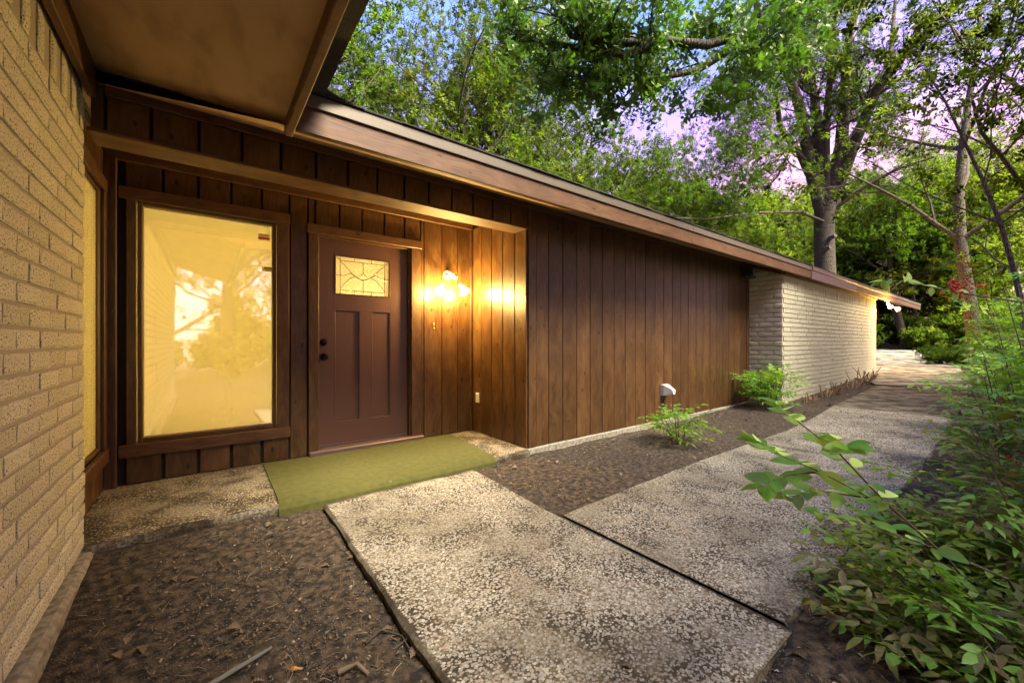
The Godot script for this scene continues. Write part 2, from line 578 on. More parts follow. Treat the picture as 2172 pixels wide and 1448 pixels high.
func under_paving(x: float, z: float) -> bool:
	if x > 0.68 and x < 1.82 and z > -3.05 and z < -0.62: return true
	if x > 1.8 and x < 11.6 and z > walk_left(x) + 0.05 and z < walk_right(x) - 0.05: return true
	if x > -0.6 and x < 2.6 and z > -4.3 and z < -3.14: return true
	return false

func build_land() -> void:
	var xs := []
	var zs := []
	var v := -90.0
	while v < 130.0:
		xs.append(v)
		v += 8.0 if v < -9 or v > 45 else (1.0 if v < -1 or v > 22 else (0.05 if v < 3.6 else (0.10 if v < 9.0 else 0.3)))
	v = -110.0
	while v < 80.0:
		zs.append(v)
		v += 8.0 if v < -22 or v > 14 else (1.0 if v < -6 or v > 3 else (0.06 if v > -4.0 and v < 0.7 else 0.25))
	var b := MB.new()
	var n1 := noise(3, 0.9, 4)
	var n2 := noise(4, 6.0, 3)
	for z: float in zs:
		for x: float in xs:
			var y := ground_y(x, z)
			if under_paving(x, z): y -= 0.10
			else:
				y += 0.020 * n1.get_noise_2d(x, z) + 0.016 * n2.get_noise_2d(x, z)
				# an old edging line sunk in the bed beside the brick wall
				if x > 0.2 and x < 0.5 and z > -3.0: y -= 0.040 * exp(-pow((x - 0.34 - 0.02 * z) / 0.035, 2.0))
				y += 0.034 * (1.0 - smoothstep(0.30, 0.36, x - 0.02 * z))
				y += 0.012 * exp(-absf(z + 3.12) * 9.0) * (1.0 if x > 2.65 else 0.0)
			b.v.append(Vector3(x, y, z)); b.n.append(Vector3.UP)
	var w := xs.size()
	for j in zs.size() - 1:
		for i in w - 1:
			var a := j * w + i
			b.ix.append_array([a, a + 1, a + w, a + 1, a + w + 1, a + w])
	# smooth normals of the sheet
	for j in zs.size():
		for i in w:
			var i0 := maxi(i - 1, 0); var i1 := mini(i + 1, w - 1)
			var j0 := maxi(j - 1, 0); var j1 := mini(j + 1, zs.size() - 1)
			var dx := b.v[j * w + i1] - b.v[j * w + i0]
			var dz := b.v[j1 * w + i] - b.v[j0 * w + i]
			b.n[j * w + i] = dz.cross(dx).normalized()
	structure(put(b.done(), "ground", M.soil, self))

func strip_slab(parent: Node3D, x0: float, x1: float, m: Material) -> void:
	# one cast length of the walk, between its two edges
	var L := []
	var R := []
	var steps := int(maxf(4, (x1 - x0) / 0.12))
	for i in steps + 1:
		var x := lerpf(x0, x1, float(i) / steps)
		L.append(Vector3(x, ground_y(x, -1.2) + 0.026, walk_left(x) + 0.004 * sin(x * 11.0) + 0.002 * sin(x * 37.0)))
		R.append(Vector3(x, ground_y(x, -1.2) + 0.026, walk_right(x) + 0.006 * sin(x * 9.0)))
	var b := MB.new()
	var dn := Vector3(0, -0.14, 0)
	var bev := Vector3(0, -0.012, 0)
	for i in steps:
		var l0: Vector3 = L[i] + Vector3(0, 0, 0.012); var l1: Vector3 = L[i + 1] + Vector3(0, 0, 0.012)
		var r0: Vector3 = R[i] - Vector3(0, 0, 0.012); var r1: Vector3 = R[i + 1] - Vector3(0, 0, 0.012)
		b.quad(l0, l1, r1, r0, Vector3.UP)
		b.quad(l0, l1, L[i + 1] + bev, L[i] + bev, Vector3(0, 1, -1))
		b.quad(r0, r1, R[i + 1] + bev, R[i] + bev, Vector3(0, 1, 1))
		b.quad(L[i] + bev, L[i + 1] + bev, L[i + 1] + dn, L[i] + dn, Vector3(0, 0, -1))
		b.quad(R[i] + bev, R[i + 1] + bev, R[i + 1] + dn, R[i] + dn, Vector3(0, 0, 1))
	for e in [0, steps]:
		b.quad(L[e] + bev, R[e] + bev, R[e] + dn, L[e] + dn, Vector3(-1 if e == 0 else 1, 0, 0))
	put(b.done(), "concrete_slab", m, parent)

func pebble_mesh() -> ArrayMesh:
	var b := MB.new()
	var s := 6
	for ring in 2:
		for k in s:
			var a := TAU * k / s
			var c := TAU * (k + 1) / s
			var r0 := 1.0 if ring == 0 else 0.62
			var r1 := 0.62 if ring == 0 else 0.0
			var y0 := 0.0 if ring == 0 else 0.62
			var y1 := 0.62 if ring == 0 else 0.8
			var p := [Vector3(cos(a) * r0, y0, sin(a) * r0), Vector3(cos(c) * r0, y0, sin(c) * r0), Vector3(cos(c) * r1, y1, sin(c) * r1), Vector3(cos(a) * r1, y1, sin(a) * r1)]
			var i := b.v.size()
			for q: Vector3 in p:
				b.v.append(q); b.n.append(Vector3(q.x, q.y + 0.25, q.z).normalized()); b.c.append(Color.WHITE)
			b.ix.append_array([i, i + 1, i + 2, i, i + 2, i + 3])
	return b.done()

func pebble_color() -> Color:
	var k := rng.randf()
	var c := Color(0.375, 0.35, 0.295)
	if k < 0.14: c = Color(0.51, 0.50, 0.455)
	elif k < 0.45: c = Color(0.325, 0.285, 0.22)
	elif k < 0.62: c = Color(0.23, 0.19, 0.145)
	elif k < 0.68: c = Color(0.31, 0.18, 0.11)
	elif k < 0.80: c = Color(0.22, 0.21, 0.20)
	return c.lerp(Color(0.33, 0.295, 0.24), 0.38) * rng.randf_range(0.52, 0.84)

func pebbles(parent: Node3D, per_m2: float, x0: float, x1: float, z0: float, z1: float, top: Callable, inside: Callable, size := 1.0, tint := Color(1, 1, 1)) -> void:
	var xf := []
	var cols := []
	var n := noise(91, 1.3, 3)
	for i in int(per_m2 * (x1 - x0) * (z1 - z0)):
		var x := rng.randf_range(x0, x1)
		var z := rng.randf_range(z0, z1)
		if not inside.call(x, z): continue
		var dirt := n.get_noise_2d(x, z)
		if dirt < -0.2 and rng.randf() < 0.25: continue
		var r := rng.randf_range(0.0036, 0.0082) * size
		var bs := Basis(Vector3.UP, rng.randf() * TAU).scaled(Vector3(r * rng.randf_range(0.9, 1.4), r * rng.randf_range(0.35, 0.7), r))
		xf.append(Transform3D(bs, Vector3(x, top.call(x, z) - 0.0015, z)))
		cols.append(pebble_color() * tint * (1.02 + 0.75 * clampf(dirt, -0.35, 0.25)))
	var o := crowd(M.pebble_shape, xf, cols, "pebbles", M.pebble, parent)
	o.set_meta("kind", "stuff")

func build_paving() -> void:
	M.pebble_shape = pebble_mesh()
	# porch slab
	var porch := Node3D.new()
	porch.name = "porch_floor"
	add_child(porch)
	structure(porch)
	var b := MB.new()
	var prof := [Vector2(-4.3, 0), Vector2(-3.125, 0), Vector2(-3.10, -0.008), Vector2(-3.088, -0.03), Vector2(-3.082, -0.30), Vector2(-4.3, -0.30)]
	var cells := 60
	for i in cells:
		var xa := lerpf(-0.6, 2.60, float(i) / cells)
		var xb := lerpf(-0.6, 2.60, float(i + 1) / cells)
		for k in 5:
			var p: Vector2 = prof[k]
			var q: Vector2 = prof[k + 1]
			var wa := 0.010 * sin(xa * 23.0) + 0.006 * sin(xa * 61.0) if k > 0 else 0.0
			var wb := 0.010 * sin(xb * 23.0) + 0.006 * sin(xb * 61.0) if k > 0 else 0.0
			var wa2 := 0.010 * sin(xa * 23.0) + 0.006 * sin(xa * 61.0) if k < 4 else 0.0
			var wb2 := 0.010 * sin(xb * 23.0) + 0.006 * sin(xb * 61.0) if k < 4 else 0.0
			b.quad(Vector3(xa, p.y, p.x + wa), Vector3(xb, p.y, p.x + wb), Vector3(xb, q.y, q.x + wb2), Vector3(xa, q.y, q.x + wa2), Vector3(0, 1.0 if k < 2 else 0.1, 1.0) if k < 4 else Vector3.DOWN)
	put(b.done(), "concrete_slab", M.slab, porch)
	var flat := func(_x: float, _z: float) -> float: return 0.0
	pebbles(porch, 6500, -0.6, 0.40, -4.2, -3.11, flat, func(_x, _z): return true, 0.8, Color(1.25, 1.08, 0.80))  # tint puts the golden lamp light into the porch pebble colour
	pebbles(porch, 6500, 2.15, 2.60, -4.2, -3.11, flat, func(_x, _z): return true, 0.8, Color(1.25, 1.08, 0.80))  # same lamp glow tinted into these pebbles
	# walk
	var walk := Node3D.new()
	walk.name = "footpath"
	add_child(walk)
	structure(walk)
	var e := MB.new()
	var wob := func(t: float) -> float: return 0.004 * sin(t * 9.0) + 0.002 * sin(t * 41.0)
	var zc := 40
	for i in zc:
		var za := lerpf(-3.03, -0.57, float(i) / zc)
		var zb := lerpf(-3.03, -0.57, float(i + 1) / zc)
		var xa: float = 0.655 + wob.call(za) - 0.012 * (za + 3.0)
		var xb: float = 0.655 + wob.call(zb) - 0.012 * (zb + 3.0)
		var ra := 1.90 - 0.055 * smoothstep(-3.0, -1.9, za)
		var rb := 1.90 - 0.055 * smoothstep(-3.0, -1.9, zb)
		var ty := -0.050
		e.quad(Vector3(xa + 0.014, ty, za), Vector3(xb + 0.014, ty, zb), Vector3(rb - 0.012, ty, zb), Vector3(ra - 0.012, ty, za), Vector3.UP)
		e.quad(Vector3(xa + 0.014, ty, za), Vector3(xb + 0.014, ty, zb), Vector3(xb, ty - 0.014, zb), Vector3(xa, ty - 0.014, za), Vector3(-1, 1, 0))
		e.quad(Vector3(xa, ty - 0.014, za), Vector3(xb, ty - 0.014, zb), Vector3(xb + 0.03, -0.26, zb), Vector3(xa + 0.03, -0.26, za), Vector3(-1, 0, 0))
		e.quad(Vector3(ra - 0.012, ty, za), Vector3(rb - 0.012, ty, zb), Vector3(rb, ty - 0.012, zb), Vector3(ra, ty - 0.012, za), Vector3(1, 1, 0))
		e.quad(Vector3(ra, ty - 0.012, za), Vector3(rb, ty - 0.012, zb), Vector3(rb, -0.26, zb), Vector3(ra, -0.26, za), Vector3(1, 0, 0))
	e.quad(Vector3(0.669, -0.05, -3.03), Vector3(1.888, -0.05, -3.03), Vector3(1.888, -0.26, -3.03), Vector3(0.669, -0.26, -3.03), Vector3(0, 0, -1))
	e.quad(Vector3(0.65, -0.05, -0.57), Vector3(1.833, -0.05, -0.57), Vector3(1.833, -0.26, -0.57), Vector3(0.65, -0.26, -0.57), Vector3(0, 0, 1))
	put(e.done(), "concrete_slab", M.slab, walk)
	slab(walk, "joint_filler", M.soil, 1.840, 1.866, -0.2, -0.060, -1.90, -0.575, 0.002)
	for s in [[1.862, 4.95], [4.962, 8.2], [8.212, 11.5]]:
		strip_slab(walk, s[0], s[1], M.slab)
	pebbles(walk, 13500, 0.66, 1.89, -3.0, -0.58, func(_x, _z): return -0.05, func(x, z): return x > 0.675 - 0.012 * (z + 3.0) and x < 1.885 - 0.055 * smoothstep(-3.0, -1.9, z))
	var top := func(x: float, _z: float) -> float: return ground_y(x, -1.2) + 0.026
	pebbles(walk, 12000, 1.87, 4.94, -1.99, -0.57, top, func(x, z): return z > walk_left(x) + 0.015 and z < walk_right(x) - 0.02)
	pebbles(walk, 6500, 4.97, 8.19, -2.05, -0.57, top, func(x, z): return z > walk_left(x) + 0.015 and z < walk_right(x) - 0.02, 1.2)
	# drive: two broad cast areas past the end of the brick wall
	var drive := Node3D.new()
	drive.name = "driveway"
	add_child(drive)
	structure(drive)
	for a in [[11.51, 16.5], [16.515, 24.0]]:
		var d := MB.new()
		var n := 14
		for i in n:
			var xa := lerpf(a[0], a[1], float(i) / n)
			var xb := lerpf(a[0], a[1], float(i + 1) / n)
			var f := func(x: float) -> Array: return [lerpf(walk_left(11.5), -2.65, smoothstep(11.5, 12.8, x)) - 9.0 * smoothstep(14.8, 16.4, x), walk_right(11.5) - 0.55 * smoothstep(11.5, 18.0, x) - 1.2 * smoothstep(18.0, 21.0, x)]
			var pa: Array = f.call(xa)
			var pb: Array = f.call(xb)
			var ya := ground_y(xa, -1.5) + 0.045
			var yb := ground_y(xb, -1.5) + 0.045
			d.quad(Vector3(xa, ya, pa[0]), Vector3(xb, yb, pb[0]), Vector3(xb, yb, pb[1]), Vector3(xa, ya, pa[1]), Vector3.UP)
			d.quad(Vector3(xa, ya, pa[1]), Vector3(xb, yb, pb[1]), Vector3(xb, yb - 0.15, pb[1]), Vector3(xa, ya - 0.15, pa[1]), Vector3(0, 0, 1))
			d.quad(Vector3(xa, ya, pa[0]), Vector3(xb, yb, pb[0]), Vector3(xb, yb - 0.15, pb[0]), Vector3(xa, ya - 0.15, pa[0]), Vector3(0, 0, -1))
		put(d.done(), "concrete_slab", M.drive, drive)
	var lane := MB.new()
	for i in 12:
		var za := lerpf(-14.0, 5.0, i / 12.0)
		var zb := lerpf(-14.0, 5.0, (i + 1) / 12.0)
		var y := ground_y(25.5, -1.5) + 0.05
		var k := func(z: float) -> float: return 0.02 * z * z
		lane.quad(Vector3(24.02 + k.call(za), y, za), Vector3(27.2 + k.call(za), y + 0.08, za), Vector3(27.2 + k.call(zb), y + 0.08, zb), Vector3(24.02 + k.call(zb), y, zb), Vector3.UP)
	put(lane.done(), "concrete_lane", M.drive, drive)

# ------------------------------------------------------------------ the house
func brick_shape(s: Vector3, seed_: int) -> ArrayMesh:
	# a brick with worn, uneven arrises; x is its length
	var r := RandomNumberGenerator.new()
	r.seed = seed_
	var b := MB.new()
	var h := s * 0.5
	var nx := 5
	var c := 0.005
	var front := []
	for j in 4:
		var row := []
		for i in nx + 1:
			var e := (i == 0 or i == nx or j == 0 or j == 3)
			var x := lerpf(-h.x, h.x, float(i) / nx)
			var y: float = [-h.y, -h.y + 0.012, h.y - 0.012, h.y][j]
			row.append(Vector3(x + (r.randf_range(-0.0015, 0.0015)), y + r.randf_range(-0.0014, 0.0014), h.z - (c + r.randf_range(0, 0.003) if e else r.randf_range(0, 0.0022))))
		front.append(row)
	for j in 3:
		for i in nx:
			b.quad(front[j][i], front[j][i + 1], front[j + 1][i + 1], front[j + 1][i], Vector3(0, 0, 1))
	for i in nx:
		b.quad(front[3][i], front[3][i + 1], Vector3(front[3][i + 1].x, h.y, -h.z), Vector3(front[3][i].x, h.y, -h.z), Vector3.UP)
		b.quad(front[0][i], front[0][i + 1], Vector3(front[0][i + 1].x, -h.y, -h.z), Vector3(front[0][i].x, -h.y, -h.z), Vector3.DOWN)
	for k in 2:
		var i := nx * k
		for j in 3:
			b.quad(front[j][i], front[j + 1][i], Vector3(front[j + 1][i].x, front[j + 1][i].y, -h.z), Vector3(front[j][i].x, front[j][i].y, -h.z), Vector3(-1 if k == 0 else 1, 0, 0))
	return b.done()

var brick_meshes := {}
func brick_of(length: float, height: float, depth: float, k: int) -> ArrayMesh:
	var key := "%.3f %.3f %d" % [length, height, k % 5]
	if not brick_meshes.has(key): brick_meshes[key] = brick_shape(Vector3(length, height, depth), 100 + k % 5)
	return brick_meshes[key]

func planks(parent: Node3D, edges: Array, y0: float, y1: float, at: float, facing_x: bool, gap := 0.005, thick := 0.022, outward := 1.0) -> void:
	# upright boards between the given edges, their faces at plane "at"
	for i in edges.size() - 1:
		var a: float = edges[i] + gap * 0.5
		var b: float = edges[i + 1] - gap * 0.5
		var m: Material = M.plank[rng.randi() % 12]
		var proud := rng.randf_range(0.0, 0.003)
		if facing_x: slab(parent, "plank", m, at - (thick - proud) * outward, at + proud * outward, y0, y1, a, b, 0.005)
		else: slab(parent, "plank", m, a, b, y0, y1, at - thick + proud, at + proud, 0.005)

func build_brick_walls() -> void:
	var pitch := 0.0835
	# wing beside the entry: face at x = -0.52, from z = -3.14 towards the street
	var w := part("brick_wall", house)
	slab(w, "mortar", M.mortar, -0.74, -0.531, -0.03, 2.60, -3.132, 2.6, 0.002)
	var rest := MB.new()
	for row in 27:
		var y := 2.235 - pitch * (row + 0.5) - 0.006
		var z := -3.14 + (0.0 if row % 2 else -0.122)
		while z < 2.5:
			var z0 := maxf(z, -3.14)
			var len := z + 0.240 - z0
			var zc := z0 + len * 0.5
			if zc < -1.45:
				var o := put(brick_of(snappedf(len, 0.001), 0.0685, 0.07, rng.randi()), "brick", M.brick[rng.randi() % 6], w, Vector3(-0.552 + rng.randf_range(-0.003, 0.003), y, zc), Vector3(rng.randf_range(-0.006, 0.006), PI / 2 + rng.randf_range(-0.008, 0.008), 0))
				o.position.x = -0.555 + rng.randf_range(-0.002, 0.003)
			else:
				rest.box(Vector3(-0.60, y - 0.034, zc - len * 0.5 + 0.001), Vector3(-0.52, y + 0.034, zc + len * 0.5 - 0.001))
			z += 0.244
	var z := -3.13
	var k := 0
	while z < 2.5:
		var deep := k % 2 == 1
		if z < -1.2:
			var o := put(brick_of(0.19, 0.072, 0.07, rng.randi()), "brick", M.brick[rng.randi() % 6], w, Vector3(-0.555 - (0.016 if deep else 0.0), 2.235 + 0.098, z + 0.04), Vector3(PI / 2, 0, PI / 2))
			o.basis = Basis(Vector3.UP, Vector3(0, 0, 1), Vector3(1, 0, 0))
		else: rest.box(Vector3(-0.60, 2.238, z + 0.004), Vector3(-0.52 - (0.016 if deep else 0.0), 2.43, z + 0.076))
		z += 0.0835
		k += 1
	var ro := put(rest.done(), "brick_courses", M.brick[0], w)
	ro.set_meta("kind", "stuff")
	slab(house, "footing", M.footing, -0.80, -0.475, -0.60, -0.031, -3.16, 2.6, 0.02)
	# projecting brick bay along the walk: return at x = 7.9, face at z = -2.605
	var f := part("brick_wall", house)
	f.set_meta("label", "long cream brick wall with a soldier course under the eave")
	var bk := MB.new()
	bk.prism([Vector2(-3.30, -0.45), Vector2(-2.616, -0.45), Vector2(-2.616, 2.26), Vector2(-3.30, 2.53)], 7.911, 14.79, 0)
	put(bk.done(), "mortar", M.mortar, f)
	var face := MB.new()
	for row in 28:
		var y := 2.016 - 0.083 * (row + 0.5) - 0.004
		# the return, brick by brick
		var zz := -3.30 + (0.075 if row % 2 else -0.045)
		while zz < -2.61:
			var z0 := maxf(zz, -3.16)
			var z1 := minf(zz + 0.232, -2.605)
			if z1 - z0 > 0.03:
				put(brick_of(snappedf(z1 - z0, 0.002), 0.068, 0.07, rng.randi()), "brick", M.brick[rng.randi() % 6], f, Vector3(7.935 + rng.randf_range(-0.002, 0.002), y, (z0 + z1) * 0.5), Vector3(0, -PI / 2, 0))
			zz += 0.240
		var x := 7.905 + (0.02 if row % 2 else 0.14)
		if row % 2 == 0: face.box(Vector3(7.972, y - 0.034, -2.69), Vector3(8.04, y + 0.034, -2.605))
		while x < 14.79:
			var x1 := minf(x + 0.236, 14.795)
			var d := rng.randf_range(-0.002, 0.002)
			face.box(Vector3(maxf(x, 7.972), y - 0.034, -2.69), Vector3(x1, y + 0.034, -2.605 + d))
			x += 0.240
	var rows_up := 5
	for row in rows_up:
		# the return rises under the slope of the eave
		var y := 2.016 + 0.083 * (row + 0.5)
		var lim := -2.605 - (y + 0.045 - 2.262) / 0.392 if y + 0.045 > 2.262 else -2.605
		var zz := -3.30 + (0.075 if row % 2 == 0 else -0.045)
		while zz < lim - 0.03:
			var z0 := maxf(zz, -3.16)
			var z1 := minf(zz + 0.232, lim)
			if z1 - z0 > 0.03: put(brick_of(snappedf(z1 - z0, 0.002), 0.068, 0.07, rng.randi()), "brick", M.brick[rng.randi() % 6], f, Vector3(7.935, y, (z0 + z1) * 0.5), Vector3(0, -PI / 2, 0))
			zz += 0.240
	var x := 7.98
	while x < 14.76:
		face.box(Vector3(x, 2.022, -2.69), Vector3(x + 0.070, 2.245, -2.605 + rng.randf_range(-0.003, 0.002)))
		x += 0.083
	var fo := put(face.done(), "brick_courses", M.brick[3], f)  # darker brick copy: shade on this far face is put into its colour
	fo.set_meta("kind", "stuff")
	slab(house, "footing", M.footing, 7.88, 14.82, -0.9, -0.32, -3.2, -2.58, 0.02)
	slab(house, "end_wall", M.plaster, 14.65, 14.80, -0.4, 2.6, -9.9, -2.70, 0.002)

func build_board_walls() -> void:
	# back wall of the entry recess, face at z = -4.2, open for the window and the door
	var e := part("entry_wall", house)
	for q in [[-0.75, -0.45, 0, 2.62], [-0.45, 0.54, 0, 0.30], [-0.45, 0.54, 2.19, 2.62], [0.54, 0.85, 0, 2.62], [0.85, 1.81, 2.15, 2.62], [1.81, 2.75, 0, 2.62]]:
		slab(e, "wall_core", M.gap, q[0], q[1], q[2], q[3], -4.35, -4.224, 0.001)
	planks(e, [-0.495, -0.271, -0.05, 0.173, 0.398, 0.618], 0.004, 0.212, -4.2, false, 0.022)
	planks(e, [-0.495, -0.271, -0.05, 0.173, 0.398, 0.618], 2.272, 2.47, -4.2, false, 0.018)
	planks(e, [0.618, 0.770], 0.004, 2.47, -4.2, false, 0.012)
	planks(e, [0.770, 0.835, 1.058, 1.279, 1.51, 1.735, 1.925], 2.2, 2.47, -4.2, false, 0.016)
	planks(e, [1.925, 1.965, 2.192, 2.40, 2.598], 0.004, 2.47, -4.2, false, 0.006)
	slab(e, "corner_post", M.post, -0.60, -0.53, 0.002, 2.47, -4.224, -4.155, 0.004)
	slab(e, "frieze_board", M.trim[0], -0.60, 2.598, 2.462, 2.60, -4.20, -4.165, 0.004)
	slab(e, "corner_batten", M.post, 2.565, 2.598, 0.002, 2.46, -4.2, -4.168, 0.003)
	# right-hand side of the recess, face at x = 2.6
	var r := part("recess_wall", house)
	slab(r, "wall_core", M.gap, 2.624, 2.75, 0, 2.62, -4.35, -3.166, 0.001)
	planks(r, [-4.166, -3.98, -3.765, -3.548, -3.332, -3.142], 0.004, 2.47, 2.60, true, 0.006, 0.022, -1.0)
	# short wall on the other side, with the narrow window, face at x = -0.6
	var l := part("side_wall", house)
	for q in [[-4.35, -4.06, 0, 2.62], [-4.06, -3.2, 0, 0.30], [-4.06, -3.2, 2.19, 2.62], [-3.2, -3.1, 0, 2.62]]:
		slab(l, "wall_core", M.gap, -0.75, -0.624, q[2], q[3], q[0], q[1], 0.001)
	planks(l, [-4.15, -4.02, -3.80, -3.58, -3.36, -3.14], 0.004, 0.212, -0.60, true, 0.016)
	planks(l, [-4.15, -4.02, -3.80, -3.58, -3.36, -3.14], 2.272, 2.5, -0.60, true, 0.016)
	slab(l, "head_trim", M.trim[1], -0.60, -0.572, 2.178, 2.271, -4.13, -3.14, 0.004)
	slab(l, "sill_trim", M.trim[1], -0.60, -0.565, 0.212, 0.308, -4.13, -3.14, 0.004)
	slab(l, "casing", M.post, -0.60, -0.575, 0.308, 2.178, -4.13, -4.045, 0.004)
	# long front wall, face at z = -3.14
	var s := part("siding_wall", house)
	slab(s, "wall_core", M.gap, 2.66, 7.95, -0.01, 2.60, -3.32, -3.164, 0.001)
	var edges := [2.731]
	var x := 2.906
	while x < 7.75:
		edges.append(x + rng.randf_range(-0.006, 0.006))
		x += 0.2205
	edges.append(7.80)
	planks(s, edges, 0.004, 2.462, -3.14, false, 0.006)
	slab(s, "corner_board", M.plank[3], 2.622, 2.728, 0.002, 2.462, -3.164, -3.128, 0.004)
	slab(s, "end_board", M.plank[6], 7.803, 7.895, 0.004, 2.45, -3.164, -3.13, 0.004)
	slab(s, "frieze_board", M.trim[2], -0.445, 7.89, 2.462, 2.525, -3.15, -3.122, 0.003)
	slab(s, "foundation", M.footing, 2.605, 7.90, -0.5, -0.004, -3.30, -3.118, 0.008)
	# header over the recess
	var h := part("header", house)
	slab(h, "header_core", M.gap, -0.50, 2.62, 2.268, 2.60, -3.32, -3.164, 0.001)
	var he := [-0.447]
	x = -0.255
	while x < 2.5:
		he.append(x)
		x += 0.2215
	he.append(2.618)
	planks(h, he, 2.266, 2.462, -3.14, false, 0.014)
	slab(h, "end_stop", M.post, -0.50, -0.450, 2.266, 2.52, -3.17, -3.13, 0.003)
	slab(h, "header_board", M.fascia, -0.515, 2.618, 2.243, 2.266, -3.345, -3.120, 0.004)
	slab(h, "recess_ceiling", M.soffit, -0.60, 2.60, 2.602, 2.625, -4.2, -3.33, 0.001)

func build_windows() -> void:
	var w := part("picture_window", house)
	# frame and casing of the large pane
	slab(w, "head_trim", M.trim[1], -0.523, 0.619, 2.178, 2.271, -4.2, -4.168, 0.005)
	slab(w, "sill_trim", M.trim[0], -0.523, 0.619, 0.212, 0.308, -4.2, -4.162, 0.005)
	slab(w, "casing", M.post, -0.482, -0.423, 0.308, 2.178, -4.21, -4.180, 0.004)
	slab(w, "casing", M.post, 0.513, 0.612, 0.308, 2.178, -4.21, -4.180, 0.004)
	for q in [[-0.421, -0.389, 0.312, 2.176], [0.482, 0.511, 0.312, 2.176]]:
		slab(w, "frame_stile", M.post, q[0], q[1], q[2], q[3], -4.28, -4.196, 0.006)
	for q in [[0.312, 0.345], [2.153, 2.176]]:
		slab(w, "frame_rail", M.trim[3], -0.389, 0.482, q[0], q[1], -4.28, -4.198, 0.006)
	slab(w, "pane", M.glass, -0.392, 0.485, 0.342, 2.156, -4.262, -4.256, 0.001)
	slab(w, "window_shade", M.shade, -0.44, 0.53, 0.31, 2.18, -4.300, -4.298, 0.0004)
	var s := part("narrow_window", house)
	slab(s, "frame_stile", M.post, -0.68, -0.596, 0.312, 2.176, -4.044, -4.005, 0.006)
	slab(s, "frame_stile", M.post, -0.68, -0.596, 0.312, 2.176, -3.20, -3.165, 0.006)
	for q in [[0.312, 0.345], [2.153, 2.176]]:
		slab(s, "frame_rail", M.trim[3], -0.68, -0.598, q[0], q[1], -4.005, -3.20, 0.006)
	slab(s, "pane", M.glass, -0.607, -0.602, 0.342, 2.156, -4.008, -3.197, 0.001)
	slab(s, "window_shade", M.shade, -0.618, -0.616, 0.31, 2.18, -4.05, -3.15, 0.0004)
	# rooms behind: plastered shell and lit globes
	var r := part("room", house)
	for q in [[-3.7, 2.8, -0.08, -0.02, -8.1, -4.35], [-3.7, -0.75, -0.08, -0.02, -4.35, 2.6], [-3.7, 2.8, 2.63, 2.70, -8.1, -3.2], [-3.7, -0.55, 2.63, 2.70, -3.2, 2.6], [-3.8, -3.7, -0.08, 2.7, -8.1, 2.6], [2.76, 2.86, -0.08, 2.7, -8.1, -3.33], [-3.7, 2.8, -0.08, 2.7, -8.2, -8.1], [-3.7, -0.75, -0.08, 2.7, -1.10, -1.0], [-3.7, -0.80, -0.08, 2.7, -4.345, -4.25]]:
		slab(r, "plaster_panel", M.plaster, q[0], q[1], q[2], q[3], q[4], q[5], 0.002)
	for q in [[Vector3(0.05, 1.5, -6.6), 0.33], [Vector3(1.3, 1.8, -6.4), 0.20], [Vector3(-2.6, 1.4, -3.5), 0.21]]:
		var g := MB.new()
		g.lathe([[-0.06, 0.001], [-0.04, 0.045], [0.0, 0.06], [0.04, 0.045], [0.06, 0.001]], 14, q[0], Vector3.UP)
		put(g.done(), "lamp_globe", M.bulb, r)
		lamp_light(q[0], q[1], Color(1.0, 0.865, 0.45), 0.05)

func lamp_light(at: Vector3, energy: float, c: Color, size: float) -> void:
	var l := OmniLight3D.new()
	l.name = numbered("lamp_light")
	l.position = at
	l.light_energy = energy
	l.light_color = c
	l.light_size = size
	l.omni_range = 25.0
	l.omni_attenuation = 2.0
	l.shadow_enabled = true
	add_child(l)

